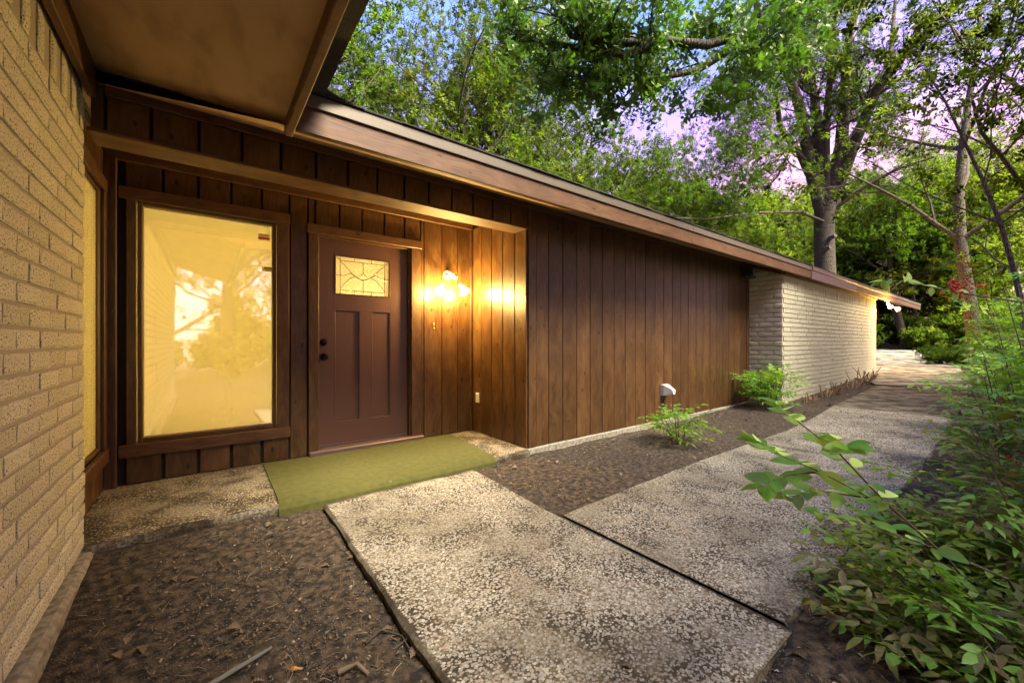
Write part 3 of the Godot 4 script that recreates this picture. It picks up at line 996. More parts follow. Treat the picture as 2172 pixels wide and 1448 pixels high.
func build_door() -> void:
	var d := part("front_door", house)
	slab(d, "casing", M.post, 0.772, 0.862, 0.055, 2.13, -4.205, -4.165, 0.004)
	slab(d, "casing", M.post, 1.802, 1.915, 0.030, 2.13, -4.205, -4.165, 0.004)
	slab(d, "head_trim", M.trim[2], 0.757, 1.928, 2.130, 2.217, -4.205, -4.155, 0.005)
	slab(d, "jamb", M.post, 0.846, 0.866, 0.05, 2.13, -4.34, -4.19, 0.002)
	slab(d, "jamb", M.post, 1.786, 1.806, 0.05, 2.13, -4.34, -4.19, 0.002)
	slab(d, "jamb", M.trim[0], 0.866, 1.786, 2.112, 2.13, -4.34, -4.19, 0.002)
	slab(d, "threshold", M.metal_brown, 0.768, 1.930, 0.002, 0.052, -4.30, -4.105, 0.008)
	slab(d, "threshold_strip", M.metal_brown, 0.868, 1.784, 0.053, 0.079, -4.275, -4.235, 0.004)
	# slab of stiles and rails with two sunk panels and a light above
	var zf := -4.232
	var zb := -4.278
	for q in [[0.869, 1.018, 0.082, 2.109], [1.587, 1.783, 0.082, 2.109], [1.018, 1.587, 1.965, 2.109], [1.018, 1.587, 1.405, 1.563], [1.018, 1.587, 0.082, 0.293], [1.262, 1.383, 0.293, 1.405]]:
		slab(d, "door_rail", M.door, q[0], q[1], q[2], q[3], zb, zf, 0.0012)
	for q in [[1.018, 1.262], [1.383, 1.587]]:
		slab(d, "door_panel", M.door, q[0] + 0.001, q[1] - 0.001, 0.294, 1.404, zb + 0.004, zf - 0.014, 0.001)
		for e in [[q[0], q[0] + 0.012, 0.293, 1.405], [q[1] - 0.012, q[1], 0.293, 1.405]]:
			slab(d, "panel_bead", M.door, e[0], e[1], e[2], e[3], zf - 0.012, zf - 0.003, 0.003)
	for e in [[1.018, 1.587, 1.563, 1.577], [1.018, 1.587, 1.951, 1.965]]:
		slab(d, "glass_bead", M.door, e[0], e[1], e[2], e[3], zf - 0.02, zf + 0.004, 0.004)
	for e in [[1.018, 1.032], [1.573, 1.587]]:
		slab(d, "glass_bead", M.door, e[0], e[1], 1.577, 1.951, zf - 0.02, zf + 0.004, 0.004)
	slab(d, "glass_pane", M.glass_wavy, 1.03, 1.575, 1.575, 1.953, zf - 0.018, zf - 0.013, 0.001)
	slab(d, "glass_liner", M.shade, 1.02, 1.585, 1.565, 1.963, zf - 0.042, zf - 0.040, 0.0004)
	# lead cames
	var gx0 := 1.032
	var gx1 := 1.573
	var gy0 := 1.577
	var gy1 := 1.951
	var cx := (gx0 + gx1) * 0.5
	var gw := gx1 - gx0
	var gh := gy1 - gy0
	var lines := []
	var P := func(u: float, t: float) -> Vector3: return Vector3(gx0 + u * gw, gy0 + t * gh, zf - 0.0115)
	lines.append([P.call(0.08, 0.0), P.call(0.08, 1.0)])
	lines.append([P.call(0.92, 0.0), P.call(0.92, 1.0)])
	lines.append([P.call(0.08, 0.90), P.call(0.92, 0.90)])
	lines.append([P.call(0.08, 0.10), P.call(0.92, 0.10)])
	for u in [0.34, 0.66]:
		lines.append([P.call(u, 0.9), P.call(u, 1.0)])
		lines.append([P.call(u, 0.0), P.call(u, 0.1)])
	for q in [[0.0, 1.0, 0.08, 0.90], [1.0, 1.0, 0.92, 0.90]]: lines.append([P.call(q[0], q[1]), P.call(q[2], q[3])])
	lines.append([P.call(0.5, 0.9), P.call(0.5, 0.60)])
	lines.append([P.call(0.5, 0.40), P.call(0.5, 0.0)])
	for sg in [-1.0, 1.0]:
		var arc := []
		for i in 9:
			var t := i / 8.0
			arc.append(P.call(0.5 + sg * (0.42 - 0.42 * pow(t, 0.85)), 0.88 - 0.46 * sin(t * PI * 0.5)))
		lines.append(arc)
		var low := []
		for i in 7:
			var t := i / 6.0
			low.append(P.call(0.5 + sg * (0.42 - 0.30 * t), 0.14 + 0.36 * sin(t * PI * 0.5)))
		lines.append(low)
		lines.append([P.call(0.5, 0.60), P.call(0.5 + sg * 0.10, 0.48), P.call(0.5, 0.40)])
		lines.append([P.call(0.5 + sg * 0.5, 0.50), P.call(0.5 + sg * 0.34, 0.50), P.call(0.5 + sg * 0.24, 0.58)])
		lines.append([P.call(0.5 + sg * 0.24, 0.58), P.call(0.5 + sg * 0.12, 0.48)])
	for ln: Array in lines:
		var b := MB.new()
		var rr := []
		for i in ln.size(): rr.append(0.0026)
		b.tube(ln, rr, 5)
		put(b.done(), "lead_came", M.came, d)
	for q in [[1.086, 0], [0.943, 1]]:
		var b := MB.new()
		var at := Vector3(0.918, q[0], zf)
		if q[1] == 0: b.lathe([[0.0, 0.034], [0.012, 0.034], [0.020, 0.030], [0.030, 0.026], [0.034, 0.0]], 20, at, Vector3(0, 0, 1))
		else: b.lathe([[0.0, 0.036], [0.008, 0.036], [0.014, 0.016], [0.034, 0.014], [0.044, 0.026], [0.060, 0.031], [0.072, 0.026], [0.076, 0.012], [0.074, 0.0]], 20, at, Vector3(0, 0, 1))
		put(b.done(), "deadbolt" if q[1] == 0 else "door_knob", M.knob, d)

func build_roof() -> void:
	var soff := part("soffit", house)
	var b := MB.new()
	# plywood under the wing's eave, sloping down to its edge board
	var sl := func(x: float) -> float: return 2.335 + (0.37 - x) * 0.315
	var a := [Vector2(0.385, 2.0), Vector2(0.385, -2.60), Vector2(-0.54, -3.17), Vector2(-0.54, 2.0)]
	var tp := []
	for p: Vector2 in a: tp.append(Vector3(p.x, sl.call(p.x), p.y))
	var up := Vector3(0, 0.012, 0)
	b.quad(tp[0], tp[1], tp[2], tp[3], Vector3.DOWN)
	b.quad(tp[0] + up, tp[1] + up, tp[2] + up, tp[3] + up, Vector3.UP)
	b.quad(tp[1], tp[2], tp[2] + up, tp[1] + up, Vector3(-0.5, 0, -1))
	put(b.done(), "plywood_panel", M.soffit, soff)
	# under the main eave
	b = MB.new()
	var mz := func(z: float) -> float: return 2.285 + (-2.49 - z) * 0.362
	b.quad(Vector3(0.36, mz.call(-2.5), -2.5), Vector3(20.9, mz.call(-2.5), -2.5), Vector3(20.9, mz.call(-3.15), -3.15), Vector3(-0.54, mz.call(-3.15), -3.15), Vector3.DOWN)
	put(b.done(), "plywood_panel", M.soffit, soff)
	slab(soff, "frieze_board", M.trim[0], -0.512, -0.478, 2.428, 2.60, -3.125, 2.4, 0.004)
	slab(soff, "frieze_board", M.trim[2], 7.93, 14.8, 2.248, 2.33, -2.605, -2.58, 0.003)
	var rk := MB.new()
	rk.prism([Vector2(-3.15, 2.455), Vector2(-2.60, 2.250), Vector2(-2.60, 2.32), Vector2(-3.15, 2.52)], 7.868, 7.90, 0)
	put(rk.done(), "rake_board", M.post, soff)
	# fascia boards and metal drip edge
	var fa := part("fascia", house)
	for q in [[0.395, 4.62], [4.624, 8.87], [12.0, 16.4], [16.404, 20.95]]:
		slab(fa, "fascia_board", M.fascia, q[0], q[1], 2.262, 2.405, -2.50, -2.462, 0.005)
		slab(fa, "drip_edge", M.metal, q[0], q[1], 2.406, 2.482, -2.50, -2.448, 0.004)
	slab(fa, "fascia_board", M.metal_brown, 8.874, 11.996, 2.250, 2.412, -2.50, -2.452, 0.006)
	slab(fa, "drip_edge", M.metal_brown, 8.874, 11.996, 2.413, 2.485, -2.50, -2.436, 0.006)
	slab(fa, "fascia_board", M.fascia, 0.352, 0.392, 2.262, 2.405, -2.58, 2.0, 0.005)
	slab(fa, "drip_edge", M.metal, 0.352, 0.408, 2.406, 2.476, -2.462, 2.0, 0.004)
	# roof planes with a ragged shingle edge
	var ro := part("roof", house)
	var ym := func(z: float) -> float: return 2.484 + (-2.44 - z) * 0.362
	var yl := func(x: float) -> float: return 2.480 + (0.50 - x) * 0.362
	b = MB.new()
	var th := Vector3(0, 0.10, 0)
	var main := [Vector3(0.42, ym.call(-2.44), -2.44), Vector3(20.98, ym.call(-2.44), -2.44), Vector3(20.98, ym.call(-7.5), -7.5), Vector3(-4.64, ym.call(-7.5), -7.5)]
	var wing := [Vector3(0.50, yl.call(0.50), -2.40), Vector3(0.50, yl.call(0.50), 2.6), Vector3(-3.4, yl.call(-3.4), 2.6), Vector3(-3.4, yl.call(-3.4), -6.26)]
	var rear := [Vector3(-4.64, ym.call(-7.5), -7.5), Vector3(20.98, ym.call(-7.5), -7.5), Vector3(20.98, 2.5, -12.5), Vector3(-4.64, 2.5, -12.5)]
	var far := [Vector3(-3.4, yl.call(-3.4), 2.6), Vector3(-3.4, yl.call(-3.4), -6.26), Vector3(-7.0, 2.5, -6.26), Vector3(-7.0, 2.5, 2.6)]
	for q: Array in [main, wing, rear, far]:
		b.quad(q[0], q[1], q[2], q[3], Vector3.DOWN)
		b.quad(q[0] + th * 0.04, q[1] + th * 0.04, q[2] + th, q[3] + th, Vector3.UP)
		for i in 4: b.quad(q[i], q[(i + 1) % 4], q[(i + 1) % 4] + th * (0.04 if i == 0 or i == 3 else 1.0), q[i] + th * (0.04 if i < 2 else 1.0), (q[i] + q[(i + 1) % 4]) * 0.5 - (q[0] + q[2]) * 0.5)
	put(b.done(), "roof_deck", M.shingle, ro)
	b = MB.new()
	var x := 0.43
	while x < 20.9:
		var w := rng.randf_range(0.22, 0.34)
		var o := rng.randf_range(0.0, 0.018)
		b.box(Vector3(x, 2.4885, -2.52), Vector3(x + w - 0.002, 2.493 + rng.randf_range(0, 0.003), -2.440 + o * 0.5))
		x += w
	var z := -2.42
	while z < 1.9:
		var w := rng.randf_range(0.22, 0.34)
		b.box(Vector3(0.40, 2.4775, z), Vector3(0.522 + rng.randf_range(0.0, 0.010), 2.486 + rng.randf_range(0, 0.003), z + w - 0.002))
		z += w
	put(b.done(), "shingle_edge", M.shingle, ro).set_meta("kind", "stuff")
	# woven shingles bridging the inside corner
	b = MB.new()
	var prev := []
	for i in 9:
		var t := i / 8.0
		var p := Vector3(0.41 + 0.30 * (1 - cos(t * PI * 0.5)) * 1.0, 2.497, -2.43 + 0.26 * (1 - sin(t * PI * 0.5)))
		if i > 0: b.quad(prev[0], p, Vector3(0.36, 2.512, -2.49), Vector3(0.36, 2.512, -2.49) + Vector3(0.001, 0, 0), Vector3.UP)
		prev = [p]
	put(b.done(), "valley_shingle", M.shingle, ro)

func build_house() -> void:
	house = thing("house", "low brown board and cream brick house with a recessed entry", "house")
	build_brick_walls()
	build_board_walls()
	build_windows()
	build_door()
	build_roof()
	house.set_meta("kind", "thing")

# ------------------------------------------------------------------ things fixed to the house or lying at the door
func flood_lamp(at: Vector3, plate_turn: float, bulbs: Array, label: String, energy: float, c: Color, up_plate := false) -> void:
	var t := thing("flood_lamp", label, "lamp", at)
	var b := MB.new()
	var ax := Vector3(0, -1, 0) if up_plate else Vector3(0, 0, 1).rotated(Vector3.UP, plate_turn)
	b.lathe([[0.0, 0.0], [0.001, 0.056], [0.016, 0.056], [0.024, 0.046], [0.026, 0.0]], 24, Vector3.ZERO, ax)
	put(b.done(), "wall_plate", M.fitting, t)
	for q: Vector3 in bulbs:
		var rel := q - at
		var root := ax * 0.024 + Vector3(rel.x, 0, 0).normalized() * 0.025
		var knee := root + ax * 0.05 + Vector3(rel.x, 0, 0) * 0.1
		var dir := (rel - knee).normalized()
		b = MB.new()
		b.tube([root, knee], [0.010, 0.010], 10)
		b.lathe([[0.0, 0.015], [0.012, 0.026], [0.055, 0.028], [0.060, 0.024]], 16, knee, dir)
		put(b.done(), "lamp_holder", M.fitting, t)
		b = MB.new()
		var neck := rel - dir * 0.055
		b.lathe([[-0.03, 0.018], [0.0, 0.022], [0.035, 0.040], [0.070, 0.058], [0.088, 0.060], [0.102, 0.050], [0.110, 0.030], [0.113, 0.001]], 24, neck, dir)
		put(b.done(), "bulb", M.bulb, t)
		lamp_light(q + dir * 0.03, energy, c, 0.035)

func build_fixtures() -> void:
	var warm := Color(1.0, 0.82, 0.46)
	flood_lamp(Vector3(2.262, 1.880, -4.196), 0.0, [Vector3(2.085, 1.675, -4.035), Vector3(2.375, 1.690, -4.015)], "twin flood lamp with two lit bulbs on the wall beside the front door", 0.098, warm)
	flood_lamp(Vector3(15.40, 2.261, -2.478), 0.0, [Vector3(15.27, 2.085, -2.40), Vector3(15.44, 2.01, -2.27)], "twin flood lamp with two lit bulbs under the eave past the brick wall", 0.19, Color(1.0, 0.74, 0.30), true)
	# socket box in the recess
	var t := thing("outlet", "small cream electrical outlet on the recess wall near the porch floor", "outlet", Vector3(2.598, 0.36, -4.052))
	put(cbox(Vector3(0.012, 0.118, 0.072), 0.003), "cover_plate", M.fitting, t, Vector3(-0.006, 0.06, 0))
	for y in [0.035, 0.085]:
		put(cbox(Vector3(0.004, 0.034, 0.030), 0.002), "socket", M.white, t, Vector3(-0.014, y, 0))
	# brass hook left of the lamp
	t = thing("hook", "small brass hook on the boards below the entry lamp", "hook", Vector3(2.077, 1.27, -4.198))
	var b := MB.new()
	b.tube([Vector3(0, 0.035, 0), Vector3(0, 0.03, 0.02), Vector3(0, 0.0, 0.03), Vector3(0, -0.02, 0.028), Vector3(0, -0.03, 0.045), Vector3(0, -0.018, 0.056)], [0.004, 0.004, 0.004, 0.004, 0.0045, 0.003], 8)
	put(b.done(), "hook_arm", M.brass, t)
	put(cbox(Vector3(0.016, 0.045, 0.004), 0.001), "hook_plate", M.brass, t, Vector3(0, 0.02, 0.001))
	# pipe hood on the long wall
	t = thing("pipe_hood", "pale grey tapered pipe cover on the long board wall", "vent", Vector3(5.10, 0.34, -3.137))
	b = MB.new()
	var back := [Vector3(-0.075, 0.0, 0), Vector3(0.075, 0.0, 0), Vector3(0.075, 0.155, 0), Vector3(-0.075, 0.155, 0)]
	var mid := [Vector3(-0.07, 0.004, 0.045), Vector3(0.07, 0.004, 0.045), Vector3(0.07, 0.150, 0.045), Vector3(-0.07, 0.150, 0.045)]
	var tip := [Vector3(-0.034, 0.030, 0.145), Vector3(0.034, 0.030, 0.145), Vector3(0.034, 0.098, 0.145), Vector3(-0.034, 0.098, 0.145)]
	for i in 4:
		var j := (i + 1) % 4
		var out: Vector3 = (back[i] + back[j]) * 0.5 - Vector3(0, 0.078, 0)
		b.quad(back[i], back[j], mid[j], mid[i], out)
		b.quad(mid[i], mid[j], tip[j], tip[i], out)
	b.quad(tip[0], tip[1], tip[2], tip[3], Vector3(0, 0, 1))
	put(b.done(), "hood", M.grey_paint, t)
	b = MB.new()
	b.lathe([[0.0, 0.037], [0.018, 0.037], [0.020, 0.034], [0.020, 0.014], [0.006, 0.013]], 20, Vector3(0, 0.064, 0.143), Vector3(0, 0, 1))
	put(b.done(), "pipe_end", M.white, t)
	b = MB.new()
	b.lathe([[0.0, 0.014], [0.001, 0.0]], 12, Vector3(0.004, 0.060, 0.1505), Vector3(0, 0, 1))
	put(b.done(), "pipe_bore", M.black, t)
	# unlit box light under the eave beside the brick return
	t = thing("eave_light", "unlit black box light under the eave beside the brick return", "lamp", Vector3(7.62, 2.27, -3.12))
	put(cbox(Vector3(0.20, 0.17, 0.13), 0.012), "box", M.black, t, Vector3(0, 0.085, 0.06))
	put(cbox(Vector3(0.15, 0.05, 0.11), 0.01), "lens", M.dull_green, t, Vector3(0.10, -0.02, 0.08))
	b = MB.new()
	b.tube([Vector3(0.17, -0.03, 0.08), Vector3(0.20, 0.08, 0.08), Vector3(0.21, 0.16, 0.06)], [0.006, 0.006, 0.006], 6)
	put(b.done(), "bracket", M.grey_paint, t)
	# green mat over the porch edge
	t = thing("turf_mat", "worn green turf mat draped over the porch edge at the door", "mat", Vector3(1.3, 0, -3.6))
	b = MB.new()
	var prof := []
	for z in [-4.150, -4.0, -3.8, -3.6, -3.4, -3.25, -3.15, -3.115, -3.090, -3.074, -3.064]:
		var y := 0.013
		if z > -3.14: y = 0.013 - 0.05 * pow(clampf((z + 3.14) / 0.076, 0, 1), 2.2)
		prof.append(Vector2(z, y))
	prof.append(Vector2(-3.056, -0.085))
	prof.append(Vector2(-3.050, -0.138))
	var nx := 40
	var rn := noise(77, 2.2, 3)
	var g := []
	for i in nx + 1:
		var row := []
		for k in prof.size():
			var p: Vector2 = prof[k]
			var xl := 0.398 - 0.012 * k / 12.0 + 0.006 * rn.get_noise_2d(p.x * 9.0, 1.0)
			var xr := 2.262 - 0.09 * smoothstep(-4.1, -3.1, p.x) + 0.012 * rn.get_noise_2d(p.x * 9.0, 5.0)
			var xx := lerpf(xl, xr, float(i) / nx)
			row.append(Vector3(xx - 1.3, p.y + 0.003 * rn.get_noise_2d(xx * 0.35, p.x * 0.35) * (1.0 if k < 8 else 0.3), p.x + 3.6 + (0.012 * rn.get_noise_2d(xx * 3.0, 9.0) if k > 8 else 0.0)))
		g.append(row)
	for i in nx:
		for k in prof.size() - 1:
			b.quad(g[i][k], g[i + 1][k], g[i + 1][k + 1], g[i][k + 1], Vector3(0, 1, 0.3))
	for k in prof.size() - 1:
		for e in [0, nx]:
			var dn := Vector3(0, -0.014, -0.004 if k > 7 else 0.0)
			b.quad(g[e][k], g[e][k + 1], g[e][k + 1] + dn, g[e][k] + dn, Vector3(-1 if e == 0 else 1, 0, 0))
	put(b.done(), "pile", M.turf, t)
	# stickers on the large pane
	sticker("warning_sticker", "red and white alarm sticker in the upper corner of the large window", Vector3(0.420, 2.045, -4.2545), Vector2(0.088, 0.058), 0)
	sticker("warning_label", "small outlined warning label halfway up the large window", Vector3(0.444, 1.755, -4.2545), Vector2(0.078, 0.042), 1)

func sticker(called: String, label: String, at: Vector3, s: Vector2, kind: int) -> void:
	var w := 96
	var h := 64
	var im := Image.create(w, h, false, Image.FORMAT_RGB8)
	im.fill(Color(0.93, 0.90, 0.78) if kind == 0 else Color(0.95, 0.88, 0.55))
	if kind == 0:
		for x in w:
			var top := 26 + int(7.0 * absf(sin(x * 0.33)) + 5.0 * absf(sin(x * 0.13)))
			for y in range(top, h - 6 - (x / 4 % 2) * 3): im.set_pixel(x, y, Color(0.80, 0.20, 0.10))
		for i in range(0, w, 8):
			im.fill_rect(Rect2i(i, 0, 4, 3), Color(0.08, 0.07, 0.05))
			im.fill_rect(Rect2i(i, h - 3, 4, 3), Color(0.08, 0.07, 0.05))
		for i in range(8, w - 8, 6): im.fill_rect(Rect2i(i, 9, 3, 8), Color(0.12, 0.10, 0.08))
		for y in range(0, h, 8):
			im.fill_rect(Rect2i(0, y, 3, 4), Color(0.08, 0.07, 0.05))
			im.fill_rect(Rect2i(w - 3, y, 3, 4), Color(0.08, 0.07, 0.05))
	else:
		im.fill_rect(Rect2i(0, 0, w, 3), Color(0.2, 0.15, 0.02))
		im.fill_rect(Rect2i(0, h - 3, w, 3), Color(0.2, 0.15, 0.02))
		im.fill_rect(Rect2i(0, 0, 3, h), Color(0.2, 0.15, 0.02))
		im.fill_rect(Rect2i(18, 6, w - 18, 18), Color(0.28, 0.20, 0.03))
		for y in [36, 44, 52]: im.fill_rect(Rect2i(10, y, 70, 2), Color(0.6, 0.5, 0.2))
	var m := StandardMaterial3D.new()
	m.albedo_texture = ImageTexture.create_from_image(im)
	m.roughness = 0.5
	m.backlight_enabled = true
	m.backlight = Color(0.8, 0.8, 0.8)
	var b := MB.new()
	var p := [Vector3(-s.x / 2, -s.y / 2, 0), Vector3(s.x / 2, -s.y / 2, 0), Vector3(s.x / 2, s.y / 2, 0), Vector3(-s.x / 2, s.y / 2, 0)]
	for q in [[0, 1, 2], [0, 2, 3]]:
		b.tri(p[q[0]], p[q[1]], p[q[2]], Vector3(0, 0, 1))
		for i in q: b.uv.append(Vector2(p[i].x / s.x + 0.5, 0.5 - p[i].y / s.y))
	var t := thing(called, label, "sticker", at)
	put(b.done(), "sticker_face", m, t)
	if kind == 1:
		var tm := TextMesh.new()
		tm.text = "WARNING"
		tm.font_size = 16
		tm.pixel_size = 0.0005
		tm.depth = 0.0004
		var f := SystemFont.new()
		f.font_names = PackedStringArray(["Droid Sans"])
		f.font_weight = 700
		tm.font = f
		put(tm, "lettering", M.fitting, t, Vector3(0.008, 0.011, 0.0006))

# ------------------------------------------------------------------ plants
func spray(seed_: int, leaves: int, length: float, leaf: float, width: float, fine: bool) -> ArrayMesh:
	# a twig end with its leaves
	rng.seed = seed_
	var b := MB.new()
	b.tube([Vector3.ZERO, Vector3(0, length * 0.5, 0.02 * length), Vector3(0.03 * length, length, 0)], [0.004, 0.003, 0.001], 3, false)
	for i in leaves:
		var t := (i + rng.randf()) / leaves
		var a := i * 2.4 + rng.randf_range(-0.5, 0.5)
		var dir := Vector3(cos(a), rng.randf_range(-0.3, 0.7), sin(a)).normalized()
		var s := rng.randf_range(0.7, 1.15)
		var up := (Vector3.UP + rv(0.7)).normalized()
		if fine: b.blade(Vector3(0, length * t, 0) + dir * 0.006, dir, up, leaf * s, width * s, 0.25, rng.randf_range(0.0, 0.35), 4)
		else: b.flat_leaf(Vector3(0, length * t, 0), dir, up, leaf * s, width * s)
	return b.done()

func limb(b: MB, tips: Array, p: Vector3, dir: Vector3, length: float, r: float, depth: int, o: Dictionary) -> void:
	var n := 5 if depth > 0 else 4
	var pts := [p]
	var rads := [r]
	var d := dir
	var dirs := [d]
	for i in n:
		d = (d + rv(o.wander) + Vector3(0, o.rise, 0)).normalized()
		pts.append(pts[-1] + d * (length / n))
		rads.append(lerpf(r, r * (0.42 if depth > 0 else 0.15), float(i + 1) / n))
		dirs.append(d)
	b.tube(pts, rads, o.sides if depth >= o.depth - 1 else (5 if depth > 0 else 3), false, 0.06 if depth >= o.depth else 0.0, rng)
	if depth == 0:
		for i in range(1, n + 1): tips.append([pts[i], dirs[i]])
		return
	if depth == 1: tips.append([pts[n], dirs[n]])
	for i in o.kids:
		var f: float = 0.3 + 0.7 * (i + rng.randf() * 0.8) / o.kids
		var k := clampi(int(f * n), 1, n)
		var side := dirs[k].cross(rdir()).normalized() as Vector3
		var nd := (dirs[k] * cos(o.fork) + side * sin(o.fork * rng.randf_range(0.7, 1.2))).normalized() as Vector3
		nd.y = maxf(nd.y, -0.25)
		limb(b, tips, pts[k], nd.normalized(), length * rng.randf_range(0.52, 0.78), rads[k] * rng.randf_range(0.5, 0.7), depth - 1, o)

func leaf_cloud(tips: Array, per: int, spread: float, size: float, bright: float, warm: float, droop := 0.0) -> Array:
	var xf := []
	var cols := []
	for t in tips:
		var tone := bright * 1.12 * rng.randf_range(0.72, 1.2)
		for i in per:
			var at: Vector3 = t[0] + rdir() * spread * pow(rng.randf(), 0.6) + Vector3(0, -droop * rng.randf(), 0)
			var y := (t[1] * 0.6 + rdir() + Vector3(0, 0.2 - droop, 0)).normalized() as Vector3
			var x := y.cross(rdir()).normalized()
			var s := size * rng.randf_range(0.7, 1.25)
			xf.append(Transform3D(Basis(x * s, y * s, x.cross(y) * s), at))
			var k := tone * rng.randf_range(0.8, 1.2)
			var w := warm + rng.randf_range(-0.12, 0.16)
			cols.append(Color(k * (1.0 + w), k, k * (1.0 - 0.5 * w)))
	return [xf, cols]

func tree(called: String, label: String, group: String, at: Vector3, seed_: int, o: Dictionary) -> Node3D:
	# o: height, r, lean, limbs, bark, leaf mesh, per, size, spread, bright, warm, bare (height below the first limb)
	rng.seed = seed_
	var t := thing(called, label, "tree", at, group)
	var b := MB.new()
	var tips := []
	var n := 8
	var pts := [Vector3(0, -0.3, 0)]
	var rads := [o.r * 1.5]
	var d: Vector3 = (Vector3.UP + o.get("lean", Vector3.ZERO)).normalized()
	var h: float = o.height
	for i in n:
		d = (d + rv(0.09) * Vector3(1, 0.3, 1) + Vector3(0, 0.05, 0)).normalized()
		pts.append(pts[-1] + d * (h * 0.72 / n))
		rads.append(o.r * lerpf(1.05, 0.28, float(i + 1) / n))
	b.tube(pts, rads, 12, false, 0.05, rng)
	var opt := {"wander": o.get("wander", 0.22), "rise": o.get("rise", 0.05), "sides": 7, "depth": 2, "kids": o.get("kids", 4), "fork": o.get("fork", 0.8)}
	var ring := rng.randf() * TAU
	for i in o.limbs:
		var f: float = lerpf(o.get("bare", 0.35), 1.0, (i + 0.5) / o.limbs)
		var k := clampi(int(f * n), 1, n)
		var a: float = ring + i * 2.4
		var out := Vector3(cos(a), lerpf(0.35, 1.1, f), sin(a)).normalized()
		limb(b, tips, pts[k], out, h * rng.randf_range(0.24, 0.36) * lerpf(1.1, 0.75, f), rads[k] * rng.randf_range(0.42, 0.6), 2, opt)
	put(b.done(), "trunk", o.bark, t)
	if o.per > 0:
		var lc := leaf_cloud(tips, o.per, o.spread, o.size, o.bright, o.warm, o.get("droop", 0.0))
		crowd(o.leaf, lc[0], lc[1], "crown", o.get("leaf_mat", M.leaf), t)
	return t

func ground_at(x: float, z: float) -> Vector3:
	return Vector3(x, ground_y(x, z) - 0.03, z)

